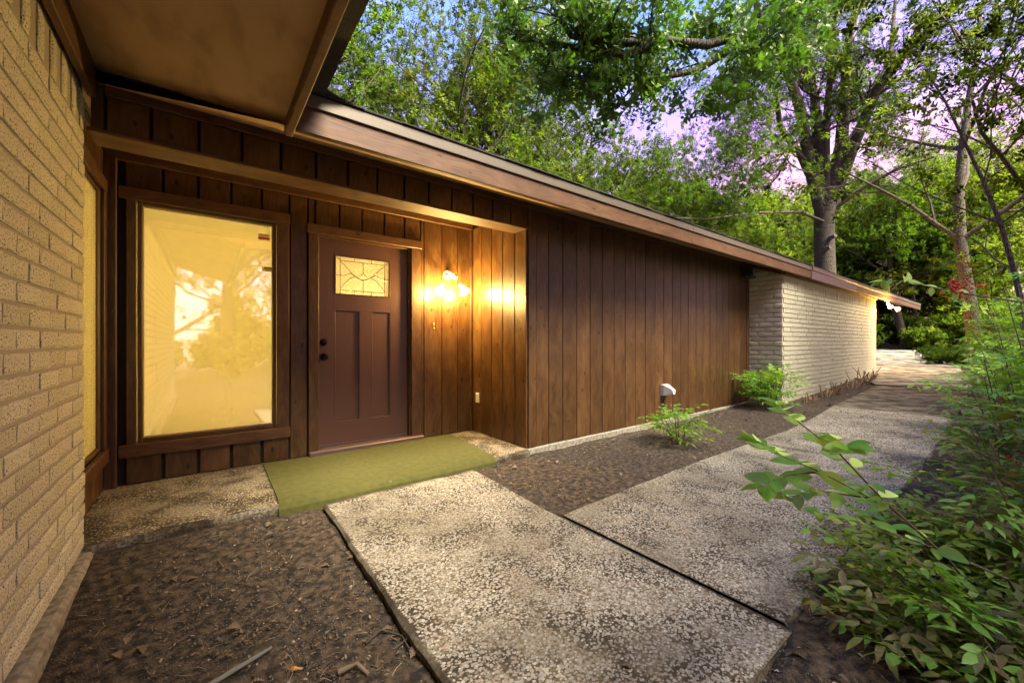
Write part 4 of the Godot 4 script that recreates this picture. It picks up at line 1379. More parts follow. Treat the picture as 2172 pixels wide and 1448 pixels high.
func build_trees() -> void:
	M.spray_far = spray(1, 12, 0.30, 0.115, 0.055, false)
	M.spray_small = spray(2, 16, 0.26, 0.080, 0.034, false)
	M.spray_near = spray(3, 8, 0.22, 0.085, 0.045, true)
	# the great oak past the end of the roof, limb by limb
	rng.seed = 71
	var oak := thing("oak_tree", "great many-limbed oak tree rising past the end of the eave", "tree", Vector3(20.95, 0.5, -5.33))
	var off := -oak.position
	var b := MB.new()
	var tips := []
	var V := func(a: Array, o: Vector3) -> Array: return a.map(func(q): return Vector3(q[0], q[1], q[2]) + o)
	var trunk: Array = V.call([[20.95, 0.2, -5.33], [20.95, 2.2, -5.33], [20.95, 3.99, -5.33], [20.92, 6.0, -5.36], [21.0, 7.41, -5.30]], off)
	b.tube(trunk, [0.54, 0.40, 0.37, 0.36, 0.37], 18, false, 0.05, rng)
	var runs := [
		[[[20.92, 6.2, -5.36], [20.15, 8.73, -5.69], [19.44, 10.49, -5.74], [18.49, 12.15, -5.97], [17.21, 13.27, -6.32], [16.24, 14.66, -6.44]], 0.30],
		[[[20.3, 8.2, -5.7], [19.92, 8.9, -5.88], [18.52, 9.80, -6.19], [17.69, 11.14, -6.08], [16.38, 12.35, -6.33]], 0.20],
		[[[21.0, 6.9, -5.3], [21.08, 9.57, -5.61], [21.33, 12.01, -5.8], [21.17, 14.6, -6.43], [21.35, 17.42, -6.66]], 0.30],
		[[[21.03, 7.0, -5.27], [21.13, 9.28, -4.82], [20.86, 11.26, -4.65], [20.47, 13.1, -4.44], [20.45, 14.92, -4.08]], 0.33],
		[[[21.1, 6.8, -5.15], [21.21, 9.32, -4.38], [20.84, 10.95, -3.66], [20.74, 12.02, -2.72], [20.67, 12.6, -1.77], [20.48, 13.2, -0.9]], 0.27],
		[[[21.21, 8.9, -4.8], [22.81, 11.35, -4.15], [24.28, 13.82, -3.79], [25.13, 16.77, -3.76]], 0.2],
		[[[20.2, 8.6, -5.7], [19.2, 9.05, -6.0], [18.29, 9.03, -6.37], [16.89, 8.2, -6.69], [15.6, 7.3, -6.92]], 0.15],
		[[[21.0, 6.1, -5.21], [19.21, 6.35, -5.67], [16.6, 6.0, -6.41], [14.37, 5.5, -7.11], [12.6, 5.3, -7.42]], 0.08],
		[[[21.1, 6.7, -5.1], [21.44, 7.4, -4.2], [21.7, 7.9, -3.25], [21.9, 8.1, -2.2]], 0.13],
		[[[20.95, 7.1, -5.3], [20.2, 10.0, -5.1], [19.8, 12.5, -4.8], [19.2, 15.0, -4.5]], 0.2],
	]
	var opt := {"wander": 0.24, "rise": 0.03, "sides": 6, "depth": 2, "kids": 4, "fork": 0.75}
	for run in runs:
		var pts: Array = V.call(run[0], off)
		var rads := []
		for i in pts.size(): rads.append(run[1] * 0.85 * lerpf(1.0, 0.35, float(i) / (pts.size() - 1)))
		b.tube(pts, rads, 9, false, 0.05, rng)
		for i in range(1, pts.size()):
			for k in 3 if i > 1 else 0:
				var p: Vector3 = pts[i].lerp(pts[i - 1], rng.randf() * 0.8)
				var dd: Vector3 = (pts[i] - pts[i - 1]).normalized()
				limb(b, tips, p, (dd * 0.6 + rdir() + Vector3(0, 0.15, 0)).normalized(), rng.randf_range(1.4, 2.6), rads[i] * 0.42, 1 if i == 1 else 2 if k == 0 else 1, opt)
	b.col = Color.WHITE
	put(b.done(), "trunk", M.bark, oak)
	var cut := MB.new()
	for q in [[20.52, 5.0, -5.05], [20.60, 5.45, -4.9]]:
		var at := Vector3(q[0], q[1], q[2]) + off
		cut.lathe([[-0.25, 0.10], [0.03, 0.075], [0.031, 0.0]], 12, at, Vector3(-0.5, 0.1, 0.86).normalized())
	put(cut.done(), "pruned_stub", M.bark_grey, oak)
	var lc := leaf_cloud(tips, 4, 0.40, 0.95, 1.1, 0.0)
	crowd(M.spray_small, lc[0], lc[1], "crown", M.leaf, oak)
	# oak whose limb reaches over the roof; its trunk stands beside the walk, out of the picture
	rng.seed = 83
	var over := thing("leaning_oak", "oak beside the walk with a dark leafy limb reaching over the roof", "tree", ground_at(9.6, 2.6))
	off = -over.position
	b = MB.new()
	tips = []
	var shade := []
	b.tube(V.call([[9.6, -0.3, 2.6], [9.5, 2.0, 2.4], [9.3, 4.5, 2.0], [9.0, 6.5, 1.2], [8.7, 8.6, 0.8], [8.2, 11.0, 0.9]], off), [0.42, 0.33, 0.30, 0.27, 0.2, 0.1], 14, false, 0.05, rng)
	var arms := [
		[[[9.1, 6.1, 1.4], [8.5, 6.9, 0.0], [7.69, 6.95, -1.15], [6.26, 5.61, -1.74], [5.44, 4.95, -2.0], [4.59, 4.52, -2.27], [3.98, 4.42, -2.49], [3.48, 4.3, -2.74], [3.07, 4.2, -2.94], [2.67, 4.2, -3.12]], 0.085],
		[[[3.98, 4.42, -2.49], [3.52, 4.1, -2.59], [3.09, 4.2, -2.92]], 0.05],
		[[[3.48, 4.3, -2.74], [2.98, 4.24, -2.88], [2.75, 4.48, -2.93]], 0.045],
		[[[5.35, 4.86, -2.07], [4.6, 4.29, -2.39], [4.07, 4.11, -2.67], [3.22, 4.1, -3.2]], 0.05],
		[[[4.96, 4.65, -2.12], [4.76, 4.25, -2.14], [4.58, 3.95, -2.16]], 0.03],
	]
	opt = {"wander": 0.4, "rise": 0.0, "sides": 5, "depth": 2, "kids": 3, "fork": 0.9}
	for ai in arms.size():
		var run = arms[ai]
		var pts: Array = V.call(run[0], off)
		var rads := []
		for i in pts.size(): rads.append(run[1] * lerpf(1.0, 0.28, float(i) / (pts.size() - 1)))
		b.tube(pts, rads, 8, false, 0.09, rng)
		for i in range(3 if ai == 0 else 1, pts.size()):
			for k in 3:
				var p: Vector3 = pts[i].lerp(pts[i - 1], rng.randf())
				limb(b, shade, p, (rdir() + (pts[i] - pts[i - 1]).normalized() * 0.8).normalized(), rng.randf_range(0.4, 0.9), 0.013, 1, opt)
	for i in 9:
		var a := i * 2.4
		var p: Vector3 = Vector3(8.9, 6.0 + 0.5 * i, 1.2) + off
		limb(b, tips, p, Vector3(cos(a), 0.5, sin(a)).normalized(), rng.randf_range(2.2, 3.6), 0.10, 2, {"wander": 0.25, "rise": 0.04, "sides": 6, "depth": 2, "kids": 4, "fork": 0.8})
	put(b.done(), "trunk", M.bark_dark, over)
	var near := leaf_cloud(shade, 3, 0.12, 0.9, 0.52, -0.1)  # leaf colour darkened to give this overhead limb its shade
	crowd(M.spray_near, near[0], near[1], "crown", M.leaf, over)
	var top := leaf_cloud(tips, 1, 0.45, 1.2, 0.9, 0.0)
	crowd(M.spray_far, top[0], top[1], "crown", M.leaf, over)

	var base := {"height": 14.0, "r": 0.22, "limbs": 11, "bark": M.bark_dark, "leaf": M.spray_far, "per": 5, "size": 1.0, "spread": 0.5, "bright": 1.15, "warm": 0.02}
	var mk := func(more: Dictionary) -> Dictionary:
		var d := base.duplicate()
		d.merge(more, true)
		return d
	# behind the house
	var back := "trees behind the house"
	tree("cedar_elm", "dark limbed elm tree above the corner of the roof", back, ground_at(3.2, -15.6), 101, mk.call({"height": 17.0, "limbs": 13, "r": 0.25}))
	tree("cedar_elm", "tall elm tree behind the middle of the roof", back, ground_at(7.2, -14.6), 102, mk.call({"height": 16.5, "limbs": 13, "warm": 0.16, "bright": 1.1}))
	tree("cedar_elm", "broad yellow-green elm tree behind the entry roof", back, ground_at(9.6, -17.5), 103, mk.call({"height": 19.0, "warm": 0.24, "bright": 1.15}))
	tree("cedar_elm", "round pale green elm tree close behind the roof", back, ground_at(8.4, -13.0), 104, mk.call({"height": 9.0, "limbs": 12, "bare": 0.2, "bright": 1.25, "warm": 0.0, "leaf": M.spray_small, "per": 7}))
	tree("dead_tree", "bare grey tree with pale dry twigs behind the roof", back, ground_at(10.6, -13.4), 105, mk.call({"height": 9.5, "per": 2, "leaf": M.spray_small, "leaf_mat": M.litter, "bark": M.bark_grey, "r": 0.12, "bright": 0.36, "warm": 0.25, "size": 0.7}))
	tree("cedar_elm", "low spreading elm tree beside the bare grey tree", back, ground_at(12.6, -12.6), 106, mk.call({"height": 8.5, "bare": 0.2, "bright": 1.1, "warm": 0.1}))
	tree("twisted_oak", "small twisted oak tree with a crooked dark trunk", back, ground_at(14.3, -11.6), 107, mk.call({"height": 8.6, "wander": 0.5, "leaf": M.spray_small, "bright": 0.85, "r": 0.17, "lean": Vector3(0.15, 0, 0.1)}))
	tree("cedar_elm", "open crowned elm tree behind the twisted oak", back, ground_at(17.5, -15.0), 108, mk.call({"height": 13.0, "per": 4, "bright": 1.1}))
	tree("cedar_elm", "leafy elm tree behind the great oak", back, ground_at(24.0, -13.0), 109, mk.call({"height": 13.0, "bright": 1.2, "warm": 0.2}))
	tree("cedar_elm", "feathery elm tree over the valley of the roof", back, ground_at(0.2, -13.8), 110, mk.call({"height": 13.5, "bright": 1.05, "leaf": M.spray_small, "per": 7}))
	tree("cedar_elm", "very tall elm tree behind the bare grey tree", back, ground_at(11.5, -15.5), 111, mk.call({"height": 19.0, "limbs": 14, "bare": 0.4, "warm": 0.22, "bright": 1.15, "spread": 0.6}))
	tree("cedar_elm", "tall yellow-green elm tree at the back of the roof", back, ground_at(13.4, -18.0), 112, mk.call({"height": 17.0, "limbs": 12, "bare": 0.45, "warm": 0.25, "bright": 1.1}))
	tree("cedar_elm", "deep green elm tree far behind the entry roof", back, ground_at(6.0, -20.0), 113, mk.call({"height": 21.0, "limbs": 14, "bare": 0.15, "bright": 0.95, "spread": 0.7, "size": 1.3}))
	tree("cedar_elm", "wide elm tree far behind the round pale one", back, ground_at(12.0, -23.0), 114, mk.call({"height": 16.0, "limbs": 14, "bare": 0.12, "bright": 1.05, "spread": 0.7, "size": 1.3}))
	tree("cedar_elm", "leafy elm tree closing the gap beside the great oak", back, ground_at(19.5, -19.0), 115, mk.call({"height": 13.0, "limbs": 14, "bare": 0.12, "bright": 1.15, "warm": 0.2, "spread": 0.7, "size": 1.3}))
	tree("cedar_elm", "light green elm tree between the twisted oak and the great oak", back, ground_at(18.5, -12.5), 116, mk.call({"height": 12.5, "limbs": 13, "bare": 0.2, "bright": 1.2, "warm": 0.2, "spread": 0.6}))
	tree("cedar_elm", "tall elm tree over the twisted oak", back, ground_at(15.2, -14.2), 117, mk.call({"height": 14.5, "limbs": 12, "bare": 0.3, "bright": 1.15, "warm": 0.12, "spread": 0.6, "per": 4}))
	for q in [[26.0, -18.0, 13.0], [31.0, -16.0, 12.5], [35.0, -13.5, 13.0], [39.0, -15.5, 14.0], [33.5, -11.0, 11.0], [38.0, -8.5, 12.5]]:
		tree("wood_tree", "far bright leafy tree in the wood behind the great oak", "far trees behind the great oak", ground_at(q[0], q[1]), 180 + int(q[0]), mk.call({"height": q[2], "limbs": 13, "bare": 0.06, "bright": 1.5, "warm": 0.15, "spread": 0.75, "size": 1.5, "per": 4, "r": 0.15}))
	# past the driveway
	var wood := "trees of the wood beyond the driveway"
	var spots := [[30.0, -8.5, 12.0, 0.22], [33.0, -4.5, 13.0, 0.2], [30.5, -2.0, 10.0, 0.3], [36.0, -0.8, 13.0, 0.3], [39.0, -10.0, 14.0, 0.2], [42.0, -4.0, 15.0, 0.2], [27.0, -17.0, 13.0, 0.15], [35.0, -19.0, 15.0, 0.15]]
	for i in spots.size():
		var s = spots[i]
		tree("wood_tree", "bright leafy tree in the wood beyond the driveway", wood, ground_at(s[0], s[1]), 140 + i, mk.call({"height": s[2], "warm": s[3], "bright": 2.0, "bare": 0.10, "limbs": 12, "per": 4, "spread": 0.7, "size": 1.3, "r": 0.16}))
	# slim trunks by the walk and beyond the eave
	tree("slim_tree", "tall slim grey tree rising from the shrubs beside the walk", "", ground_at(17.0, -0.79), 171, mk.call({"height": 15.0, "r": 0.17, "bark": M.bark, "bare": 0.34, "limbs": 8, "lean": Vector3(-0.07, 0, -0.05), "warm": 0.2, "bright": 1.3, "kids": 3, "per": 1}))
	tree("slim_tree", "leaning trunk lit by the far eave lamp", "", ground_at(27.6, -3.6), 172, mk.call({"height": 9.0, "r": 0.20, "bark": M.bark, "bare": 0.5, "limbs": 7, "lean": Vector3(-0.05, 0, -0.16)}))
	tree("slim_tree", "thin straight trunk behind the lit leaning trunk", "", ground_at(28.6, -3.3), 173, mk.call({"height": 9.5, "r": 0.10, "bark": M.bark, "bare": 0.5, "limbs": 7}))
	tree("slim_tree", "rough barked trunk between the walk and the shrubs", "", ground_at(14.2, 0.25), 174, mk.call({"height": 10.0, "r": 0.17, "bark": M.bark, "bare": 0.5, "limbs": 7, "bright": 1.3, "warm": 0.2, "per": 1}))
	tree("sapling", "whip thin sapling among the berry shrubs", "", ground_at(11.25, 0.0), 175, mk.call({"height": 9.5, "r": 0.05, "bark": M.bark, "bare": 0.4, "limbs": 8, "per": 2, "kids": 3, "bright": 1.2, "warm": 0.25, "lean": Vector3(-0.03, 0, -0.06)}))
	# woods behind the photographer: they shade the entry and show in the window glass
	var behind := "trees across the walk from the house"
	spots = [[4.4, 5.4, 12.0], [0.6, 7.0, 13.0], [-4.5, 7.0, 12.0], [9.4, 6.4, 11.0], [13.4, 5.6, 12.0], [17.0, 6.6, 12.0], [21.5, 6.5, 11.0], [4.5, 12.0, 15.0], [-1.5, 13.0, 15.0], [1.6, 16.0, 14.0]]
	for i in spots.size():
		var s = spots[i]
		tree("shade_tree", "leafy tree across the walk from the house", behind, ground_at(s[0], s[1]), 200 + i, mk.call({"height": s[2], "bare": 0.4 if s[1] < 9.0 else 0.1, "limbs": 11, "per": 3, "bright": 1.3, "warm": 0.15, "size": 1.25}))

	spots = [[-1.6, 6.4, 1.1, 1.1], [0.6, 7.4, 1.2, 1.2], [2.8, 6.6, 1.1, 1.0], [1.6, 10.5, 1.6, 1.9]]
	for i in spots.size():
		var s = spots[i]
		bush("hedge_bush", "bushy shrub across the walk from the house", ground_at(s[0], s[1]), 240 + i, s[2], s[3], 1100, M.spray_far, 1.2, 0.1, "bushes across the walk from the house", 1.1)

func frond(seed_: int, red: bool) -> ArrayMesh:
	# heavenly-bamboo leaf: a rachis with paired side stalks of pointed leaflets
	rng.seed = seed_
	var b := MB.new()
	b.colored = true
	var len := 0.30
	b.col = Color(0.5, 0.55, 0.3) if not red else Color(0.8, 0.35, 0.25)
	b.tube([Vector3.ZERO, Vector3(0, len * 0.5, 0), Vector3(0, len, -0.05)], [0.0022, 0.0016, 0.0006], 3, false)
	var put_leaf := func(p: Vector3, d: Vector3) -> void:
		var k := rng.randf_range(0.8, 1.2)
		b.col = Color(k, k, k) if not red else Color(k * 2.3, k * 0.34, k * 0.9).lerp(Color(k, k, k), rng.randf() * 0.35)
		b.blade(p, d, (Vector3(0, 0, 1) + rv(0.35)).normalized(), rng.randf_range(0.050, 0.074), rng.randf_range(0.019, 0.026), 0.20, rng.randf_range(0.05, 0.4), 3)
	for j in 3:
		var f := 0.30 + 0.27 * j
		for sg in [-1.0, 1.0]:
			var p := Vector3(0, len * f, -0.05 * f * f)
			var d := Vector3(sg, 0.75, rng.randf_range(-0.2, 0.1)).normalized()
			var l := 0.125 * (1.1 - f * 0.6)
			var e := p + d * l
			b.tube([p, e], [0.0013, 0.0008], 3, false)
			put_leaf.call(e, d)
			put_leaf.call(p.lerp(e, 0.55), (d + Vector3(0, 0.9, 0)).normalized())
			put_leaf.call(p.lerp(e, 0.55), (d * 0.8 - Vector3(0, 0.7, 0)).normalized())
	put_leaf.call(Vector3(0, len, -0.05), Vector3(0, 1, -0.2).normalized())
	return b.done()

func nandina(label: String, at: Vector3, seed_: int, h: float, w: float, stems: int, per: int, bright: float, group := "", red := 0.12, berries := 0) -> void:
	rng.seed = seed_
	var t := thing("nandina_shrub", label, "shrub", at, group)
	var b := MB.new()
	var xf := []
	var cols := []
	var rx := []
	var rc := []
	var ends := []
	for i in stems:
		var a := rng.randf() * TAU
		var foot := Vector3(cos(a), 0, sin(a)) * rng.randf() * w * 0.3 + Vector3(0, -0.03, 0)
		var hh := h * rng.randf_range(0.6, 1.0)
		var tip := foot + Vector3(cos(a) * w * rng.randf_range(0.1, 0.5), hh, sin(a) * w * rng.randf_range(0.1, 0.5))
		var mid := foot.lerp(tip, 0.5) + rv(0.04) + Vector3(-cos(a), 0, -sin(a)) * 0.05 * w
		b.tube([foot, mid, tip], [0.008, 0.006, 0.003], 5, false)
		ends.append(tip)
		for k in int(ceil(per * 0.52)):
			var f := rng.randf_range(0.35, 1.0)
			var p := foot.lerp(mid, f * 2.0) if f < 0.5 else mid.lerp(tip, f * 2.0 - 1.0)
			var g := rng.randf() * TAU
			var d := Vector3(cos(g), rng.randf_range(-0.1, 0.7), sin(g)).normalized()
			var zup := (Vector3.UP * 0.9 + rv(0.4)).normalized()
			var x := d.cross(zup).normalized()
			var s := rng.randf_range(0.75, 1.25)
			var bs := Basis(x * s, d * s, x.cross(d) * s)
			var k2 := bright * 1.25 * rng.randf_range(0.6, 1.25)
			var y := rng.randf_range(-0.05, 0.45)
			if rng.randf() < red:
				rx.append(Transform3D(bs, p)); rc.append(Color(k2, k2, k2))
			else:
				xf.append(Transform3D(bs, p)); cols.append(Color(k2 * (1 + y), k2, k2 * (1 - y)))
	put(b.done(), "stems", M.twig, t)
	crowd(M.frond, xf, cols, "foliage", M.leaf_glossy, t)
	if rx.size(): crowd(M.frond_red, rx, rc, "red_foliage", M.leaf_glossy, t)
	for i in berries:
		var e: Vector3 = ends[i % ends.size()]
		berry_bunch(t, e + rv(0.05) + Vector3(0, -0.05, 0), 9, 0.05)

func berry_bunch(parent: Node3D, at: Vector3, n: int, spread: float) -> void:
	if not M.has("berry_shape"):
		var b := MB.new()
		b.lathe([[-0.0066, 0.0005], [-0.0048, 0.0046], [0.0, 0.0067], [0.0048, 0.0046], [0.0066, 0.0005]], 9, Vector3.ZERO, Vector3.UP)
		M.berry_shape = b.done()
	for i in n:
		put(M.berry_shape, "berry", M.berry, parent, at + rdir() * spread * rng.randf(), rv(3.0))

func bush(called: String, label: String, at: Vector3, seed_: int, r: float, h: float, count: int, leaf: Mesh, bright: float, warm: float, group := "", size := 1.0) -> void:
	rng.seed = seed_
	var t := thing(called, label, "shrub", at, group)
	var b := MB.new()
	var tips := []
	for i in 9:
		var a := i * 2.4 + rng.randf()
		var tip := Vector3(cos(a) * r * rng.randf_range(0.3, 0.9), h * rng.randf_range(0.55, 0.95), sin(a) * r * rng.randf_range(0.3, 0.9))
		b.tube([Vector3(cos(a) * 0.05, -0.05, sin(a) * 0.05), tip * 0.5 + rv(0.06), tip], [0.015, 0.011, 0.004], 5, false)
	put(b.done(), "stems", M.twig, t)
	var lumps := []
	for i in 9: lumps.append([Vector3(rng.randf_range(-0.6, 0.6) * r, rng.randf_range(0.35, 0.8) * h, rng.randf_range(-0.6, 0.6) * r), rng.randf_range(0.3, 0.55) * r])
	for i in count:
		var l = lumps[rng.randi() % 9]
		var p: Vector3 = l[0] + rdir() * l[1] * pow(rng.randf(), 0.4) * Vector3(1, 0.8 * h / (r + 0.01), 1)
		p.y = maxf(p.y, 0.04)
		tips.append([p, Vector3.UP])
	var lc := leaf_cloud(tips, 1, 0.05, size, bright, warm)
	crowd(leaf, lc[0], lc[1], "foliage", M.leaf, t)

func build_shrubs() -> void:
	M.frond = frond(301, false)
	M.frond_red = frond(302, true)
	# two young shrubs against the house
	nandina("small young nandina shrub in the bed before the long board wall", ground_at(4.28, -2.44), 311, 0.44, 0.36, 7, 7, 0.85, "", 0.0)
	nandina("pale feathery nandina shrub at the corner of the brick wall", ground_at(7.45, -2.72), 312, 0.74, 0.62, 13, 13, 1.25, "", 0.0)
	# thicket along the far side of the walk
	var g := "nandina shrubs along the walk"
	var spots := [  # last value: leaf brightness, raised farther along in place of blocked sun
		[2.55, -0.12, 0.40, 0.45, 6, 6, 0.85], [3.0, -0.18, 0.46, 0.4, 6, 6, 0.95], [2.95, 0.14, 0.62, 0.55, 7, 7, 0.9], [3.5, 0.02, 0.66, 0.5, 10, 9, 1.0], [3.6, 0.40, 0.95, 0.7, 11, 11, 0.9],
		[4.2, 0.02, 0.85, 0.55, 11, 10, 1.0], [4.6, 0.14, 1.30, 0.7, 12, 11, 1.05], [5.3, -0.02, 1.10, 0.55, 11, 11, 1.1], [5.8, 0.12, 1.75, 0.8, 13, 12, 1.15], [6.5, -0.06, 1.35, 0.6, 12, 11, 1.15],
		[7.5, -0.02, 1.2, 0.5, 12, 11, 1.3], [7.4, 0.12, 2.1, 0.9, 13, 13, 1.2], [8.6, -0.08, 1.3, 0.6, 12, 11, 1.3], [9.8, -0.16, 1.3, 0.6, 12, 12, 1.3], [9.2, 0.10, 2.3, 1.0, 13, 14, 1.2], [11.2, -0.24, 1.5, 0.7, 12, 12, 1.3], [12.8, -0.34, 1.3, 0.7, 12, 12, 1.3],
	]
	for i in spots.size():
		var s = spots[i]
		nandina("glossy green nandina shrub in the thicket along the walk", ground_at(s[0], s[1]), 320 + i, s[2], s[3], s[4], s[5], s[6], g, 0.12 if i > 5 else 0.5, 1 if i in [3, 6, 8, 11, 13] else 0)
	# low seedlings carpeting the bank
	g = "nandina seedlings on the bank"
	rng.seed = 350
	var seeds := []
	for i in 26: seeds.append([rng.randf_range(1.75, 3.3), rng.randf_range(-0.45, 0.30), rng.randf_range(0.12, 0.28)])
	for i in seeds.size():
		var s = seeds[i]
		if s[0] < 2.05 and s[1] < -0.1: continue
		nandina("low dark nandina seedling on the bank under the thicket", ground_at(s[0], s[1]), 360 + i, s[2], 0.22, 4, 4, 0.75, g, 0.42)
	# understorey past the drive
	var u := "bushes under the trees past the driveway"
	spots = [[26.9, -5.5, 1.5, 1.5], [28.6, -4.2, 1.4, 1.6], [28.2, -1.9, 1.6, 1.8], [29.5, -0.2, 1.8, 2.2], [30.5, -6.5, 2.2, 3.0], [31.5, -2.6, 2.4, 3.6], [27.0, -8.5, 1.6, 2.2], [34.0, -4.0, 3.0, 5.0], [34.5, -9.0, 3.0, 5.0], [21.5, 1.4, 1.2, 1.6], [18.8, 1.2, 1.1, 1.6], [27.2, -3.0, 1.0, 0.9], [28.0, -12.5, 2.4, 3.4]]
	for i in spots.size():
		var s = spots[i]
		bush("understorey_bush", "bushy green shrub under the trees past the driveway", ground_at(s[0], s[1]), 400 + i, s[2], s[3], 900, M.spray_far, 1.35 + 0.4 * (i % 3) / 2.0, 0.05 * (i % 4), u, 1.1)
	g = "low plants in the island by the driveway"
	spots = [[18.2, -1.5, 0.7, 0.35], [19.6, -1.7, 0.8, 0.4], [21.0, -1.6, 0.8, 0.45], [20.2, -0.9, 0.8, 0.5], [22.2, -1.2, 0.9, 0.5], [18.9, -0.8, 0.7, 0.45]]
	for i in spots.size():
		var s = spots[i]
		bush("ground_plant", "low leafy plant in the island between walk and driveway", ground_at(s[0], s[1]), 430 + i, s[2], s[3], 260, M.spray_small, 0.65, 0.0, g, 0.8)
	# leafy branch with holed broad leaves leaning over the walk
	rng.seed = 450
	var t := thing("broadleaf_branch", "leaning branch with large bright broad leaves over the walk", "branch", ground_at(2.55, 0.02))
	var off := -t.position
	var b := MB.new()
	var runs := [
		[[2.55, -0.05, 0.02], [2.40, 0.20, -0.05], [1.97, 0.39, -0.19], [1.68, 0.60, -0.28], [1.51, 0.76, -0.35], [1.37, 0.86, -0.41], [1.32, 0.91, -0.44]],
		[[1.90, 0.45, -0.22], [1.66, 0.60, -0.30], [1.44, 0.71, -0.38], [1.29, 0.77, -0.42], [1.21, 0.82, -0.46]],
		[[1.51, 0.76, -0.35], [1.44, 0.80, -0.33], [1.38, 0.81, -0.30]],
		[[1.44, 0.71, -0.38], [1.34, 0.70, -0.44], [1.27, 0.68, -0.47]],
		[[1.68, 0.60, -0.28], [1.55, 0.62, -0.40], [1.44, 0.61, -0.46]],
		[[1.97, 0.39, -0.19], [1.80, 0.47, -0.34], [1.68, 0.50, -0.44]],
	]
	var leaf_mesh := []
	for i in 4:
		var lb := MB.new()
		lb.blade(Vector3.ZERO, Vector3(0, 0, 1), Vector3.UP, 0.064 + 0.005 * i, 0.037 + 0.003 * (i % 2), 0.10 + 0.05 * i, 0.04 + 0.07 * i, 8)
		leaf_mesh.append(lb.done())
	var lmats := []
	for k in [[0.058, 0.20, 0.018], [0.045, 0.15, 0.018], [0.09, 0.23, 0.017]]:
		var lm := leafy(k[0], k[1], k[2], 0.4)
		lm.vertex_color_use_as_albedo = false
		relief(tri_planar(lm, Vector3(14, 14, 14), false), ntex(noise(88, 0.05, 3), 128), 0.12)
		lmats.append(lm)
	for ri in runs.size():
		var pts := []
		for q in runs[ri]: pts.append(Vector3(q[0], q[1], q[2]) + off)
		var rads := []
		for i in pts.size(): rads.append(lerpf(0.0055 if ri == 0 else 0.0028, 0.0009, float(i) / (pts.size() - 1)))
		b.tube(pts, rads, 6, false)
		var from := 2 if ri == 0 else 0
		for i in range(from, pts.size()):
			for k in (6 if i > from else 3) if ri < 2 else 5:
				var p: Vector3 = pts[i] if i == pts.size() - 1 else pts[i].lerp(pts[i + 1], (k + rng.randf() * 0.5) / 6.0)
				var along: Vector3 = (pts[mini(i + 1, pts.size() - 1)] - pts[maxi(i - 1, 0)]).normalized()
				var sg := 1.0 if k % 2 else -1.0
				var side := along.cross(Vector3.UP).normalized() * sg
				var d := (along * 0.7 + side * 0.9 + Vector3(0, rng.randf_range(-0.25, 0.35), 0) + rv(0.25)).normalized()
				var up := (Vector3(-0.35, 1.0, 0.25) + rv(0.5)).normalized()
				var x := up.cross(d).normalized()
				var o := put(leaf_mesh[rng.randi() % 4], "leaf", lmats[rng.randi() % 3], t, p)
				var s := rng.randf_range(0.75, 1.12) * (0.8 if i == pts.size() - 1 else 1.0)
				o.basis = Basis(x, d.cross(x).normalized(), d).scaled(Vector3(s, s, s))
	put(b.done(), "stem", M.twig, t)
	# berry twig at the edge of the thicket
	t = thing("berry_twig", "twig with glossy oval leaves and a bunch of red berries", "branch", ground_at(3.9, 0.12))
	off = -t.position
	b = MB.new()
	var pts := []
	for q in [[3.9, -0.05, 0.12], [3.85, 0.8, 0.10], [3.7, 1.22, 0.04], [3.58, 1.31, -0.02], [3.32, 1.34, -0.16], [3.08, 1.37, -0.28], [2.87, 1.40, -0.38], [2.69, 1.40, -0.45]]: pts.append(Vector3(q[0], q[1], q[2]) + off)
	b.tube(pts, [0.010, 0.008, 0.006, 0.005, 0.004, 0.003, 0.002, 0.001], 6, false)
	for i in range(3, pts.size()):
		for k in 6:
			var p: Vector3 = pts[i].lerp(pts[mini(i + 1, pts.size() - 1)], k / 6.0)
			var along: Vector3 = (pts[i] - pts[i - 1]).normalized()
			var d := (along * 0.8 + rdir() * 0.8).normalized()
			var up := (Vector3.UP + rv(0.6)).normalized()
			var x := up.cross(d).normalized()
			var o := put(leaf_mesh[rng.randi() % 4], "leaf", lmats[rng.randi() % 3], t, p)
			var s := rng.randf_range(0.55, 0.95)
			o.basis = Basis(x * 0.85, d.cross(x).normalized(), d).scaled(Vector3(s, s, s))
	put(b.done(), "stem", M.twig, t)
	berry_bunch(t, Vector3(3.14, 1.385, -0.235) + off, 34, 0.07)
	berry_bunch(t, Vector3(3.30, 1.40, -0.16) + off, 7, 0.035)
	# cut-back stems along the brick wall
	rng.seed = 470
	var cuts := [[8.35, 0.22], [8.75, 0.18], [9.25, 0.26], [9.75, 0.32], [10.2, 0.30], [10.75, 0.34], [11.2, 0.40], [11.7, 0.38], [12.25, 0.46], [12.5, 0.34]]
	for c in cuts:
		var st := thing("pruned_shrub", "cut back shrub of bare forked stems along the brick wall", "stump", ground_at(c[0], -2.33 + rng.randf_range(-0.06, 0.06)), "cut back shrubs along the brick wall")
		b = MB.new()
		for i in 6 + rng.randi() % 4:
			var a := rng.randf() * TAU
			var d := Vector3(cos(a) * 0.7, 1.0, sin(a) * 0.5 + 0.15).normalized()
			var l: float = c[1] * rng.randf_range(0.5, 1.1)
			var foot := Vector3(cos(a), 0, sin(a)) * 0.05
			var mid := foot + d * l * 0.5 + rv(0.02)
			var r := rng.randf_range(0.009, 0.017)
			b.tube([foot - Vector3(0, 0.04, 0), mid, mid + (d + rv(0.35)).normalized() * l * 0.5], [r, r * 0.8, r * 0.62], 7, true, 0.1, rng)
		put(b.done(), "cut_stems", M.cut_wood, st)
	# a sprout by the porch
	t = thing("grass_sprout", "tiny yellow-green sprout in the soil by the porch", "plant", ground_at(2.12, -2.47))
	b = MB.new()
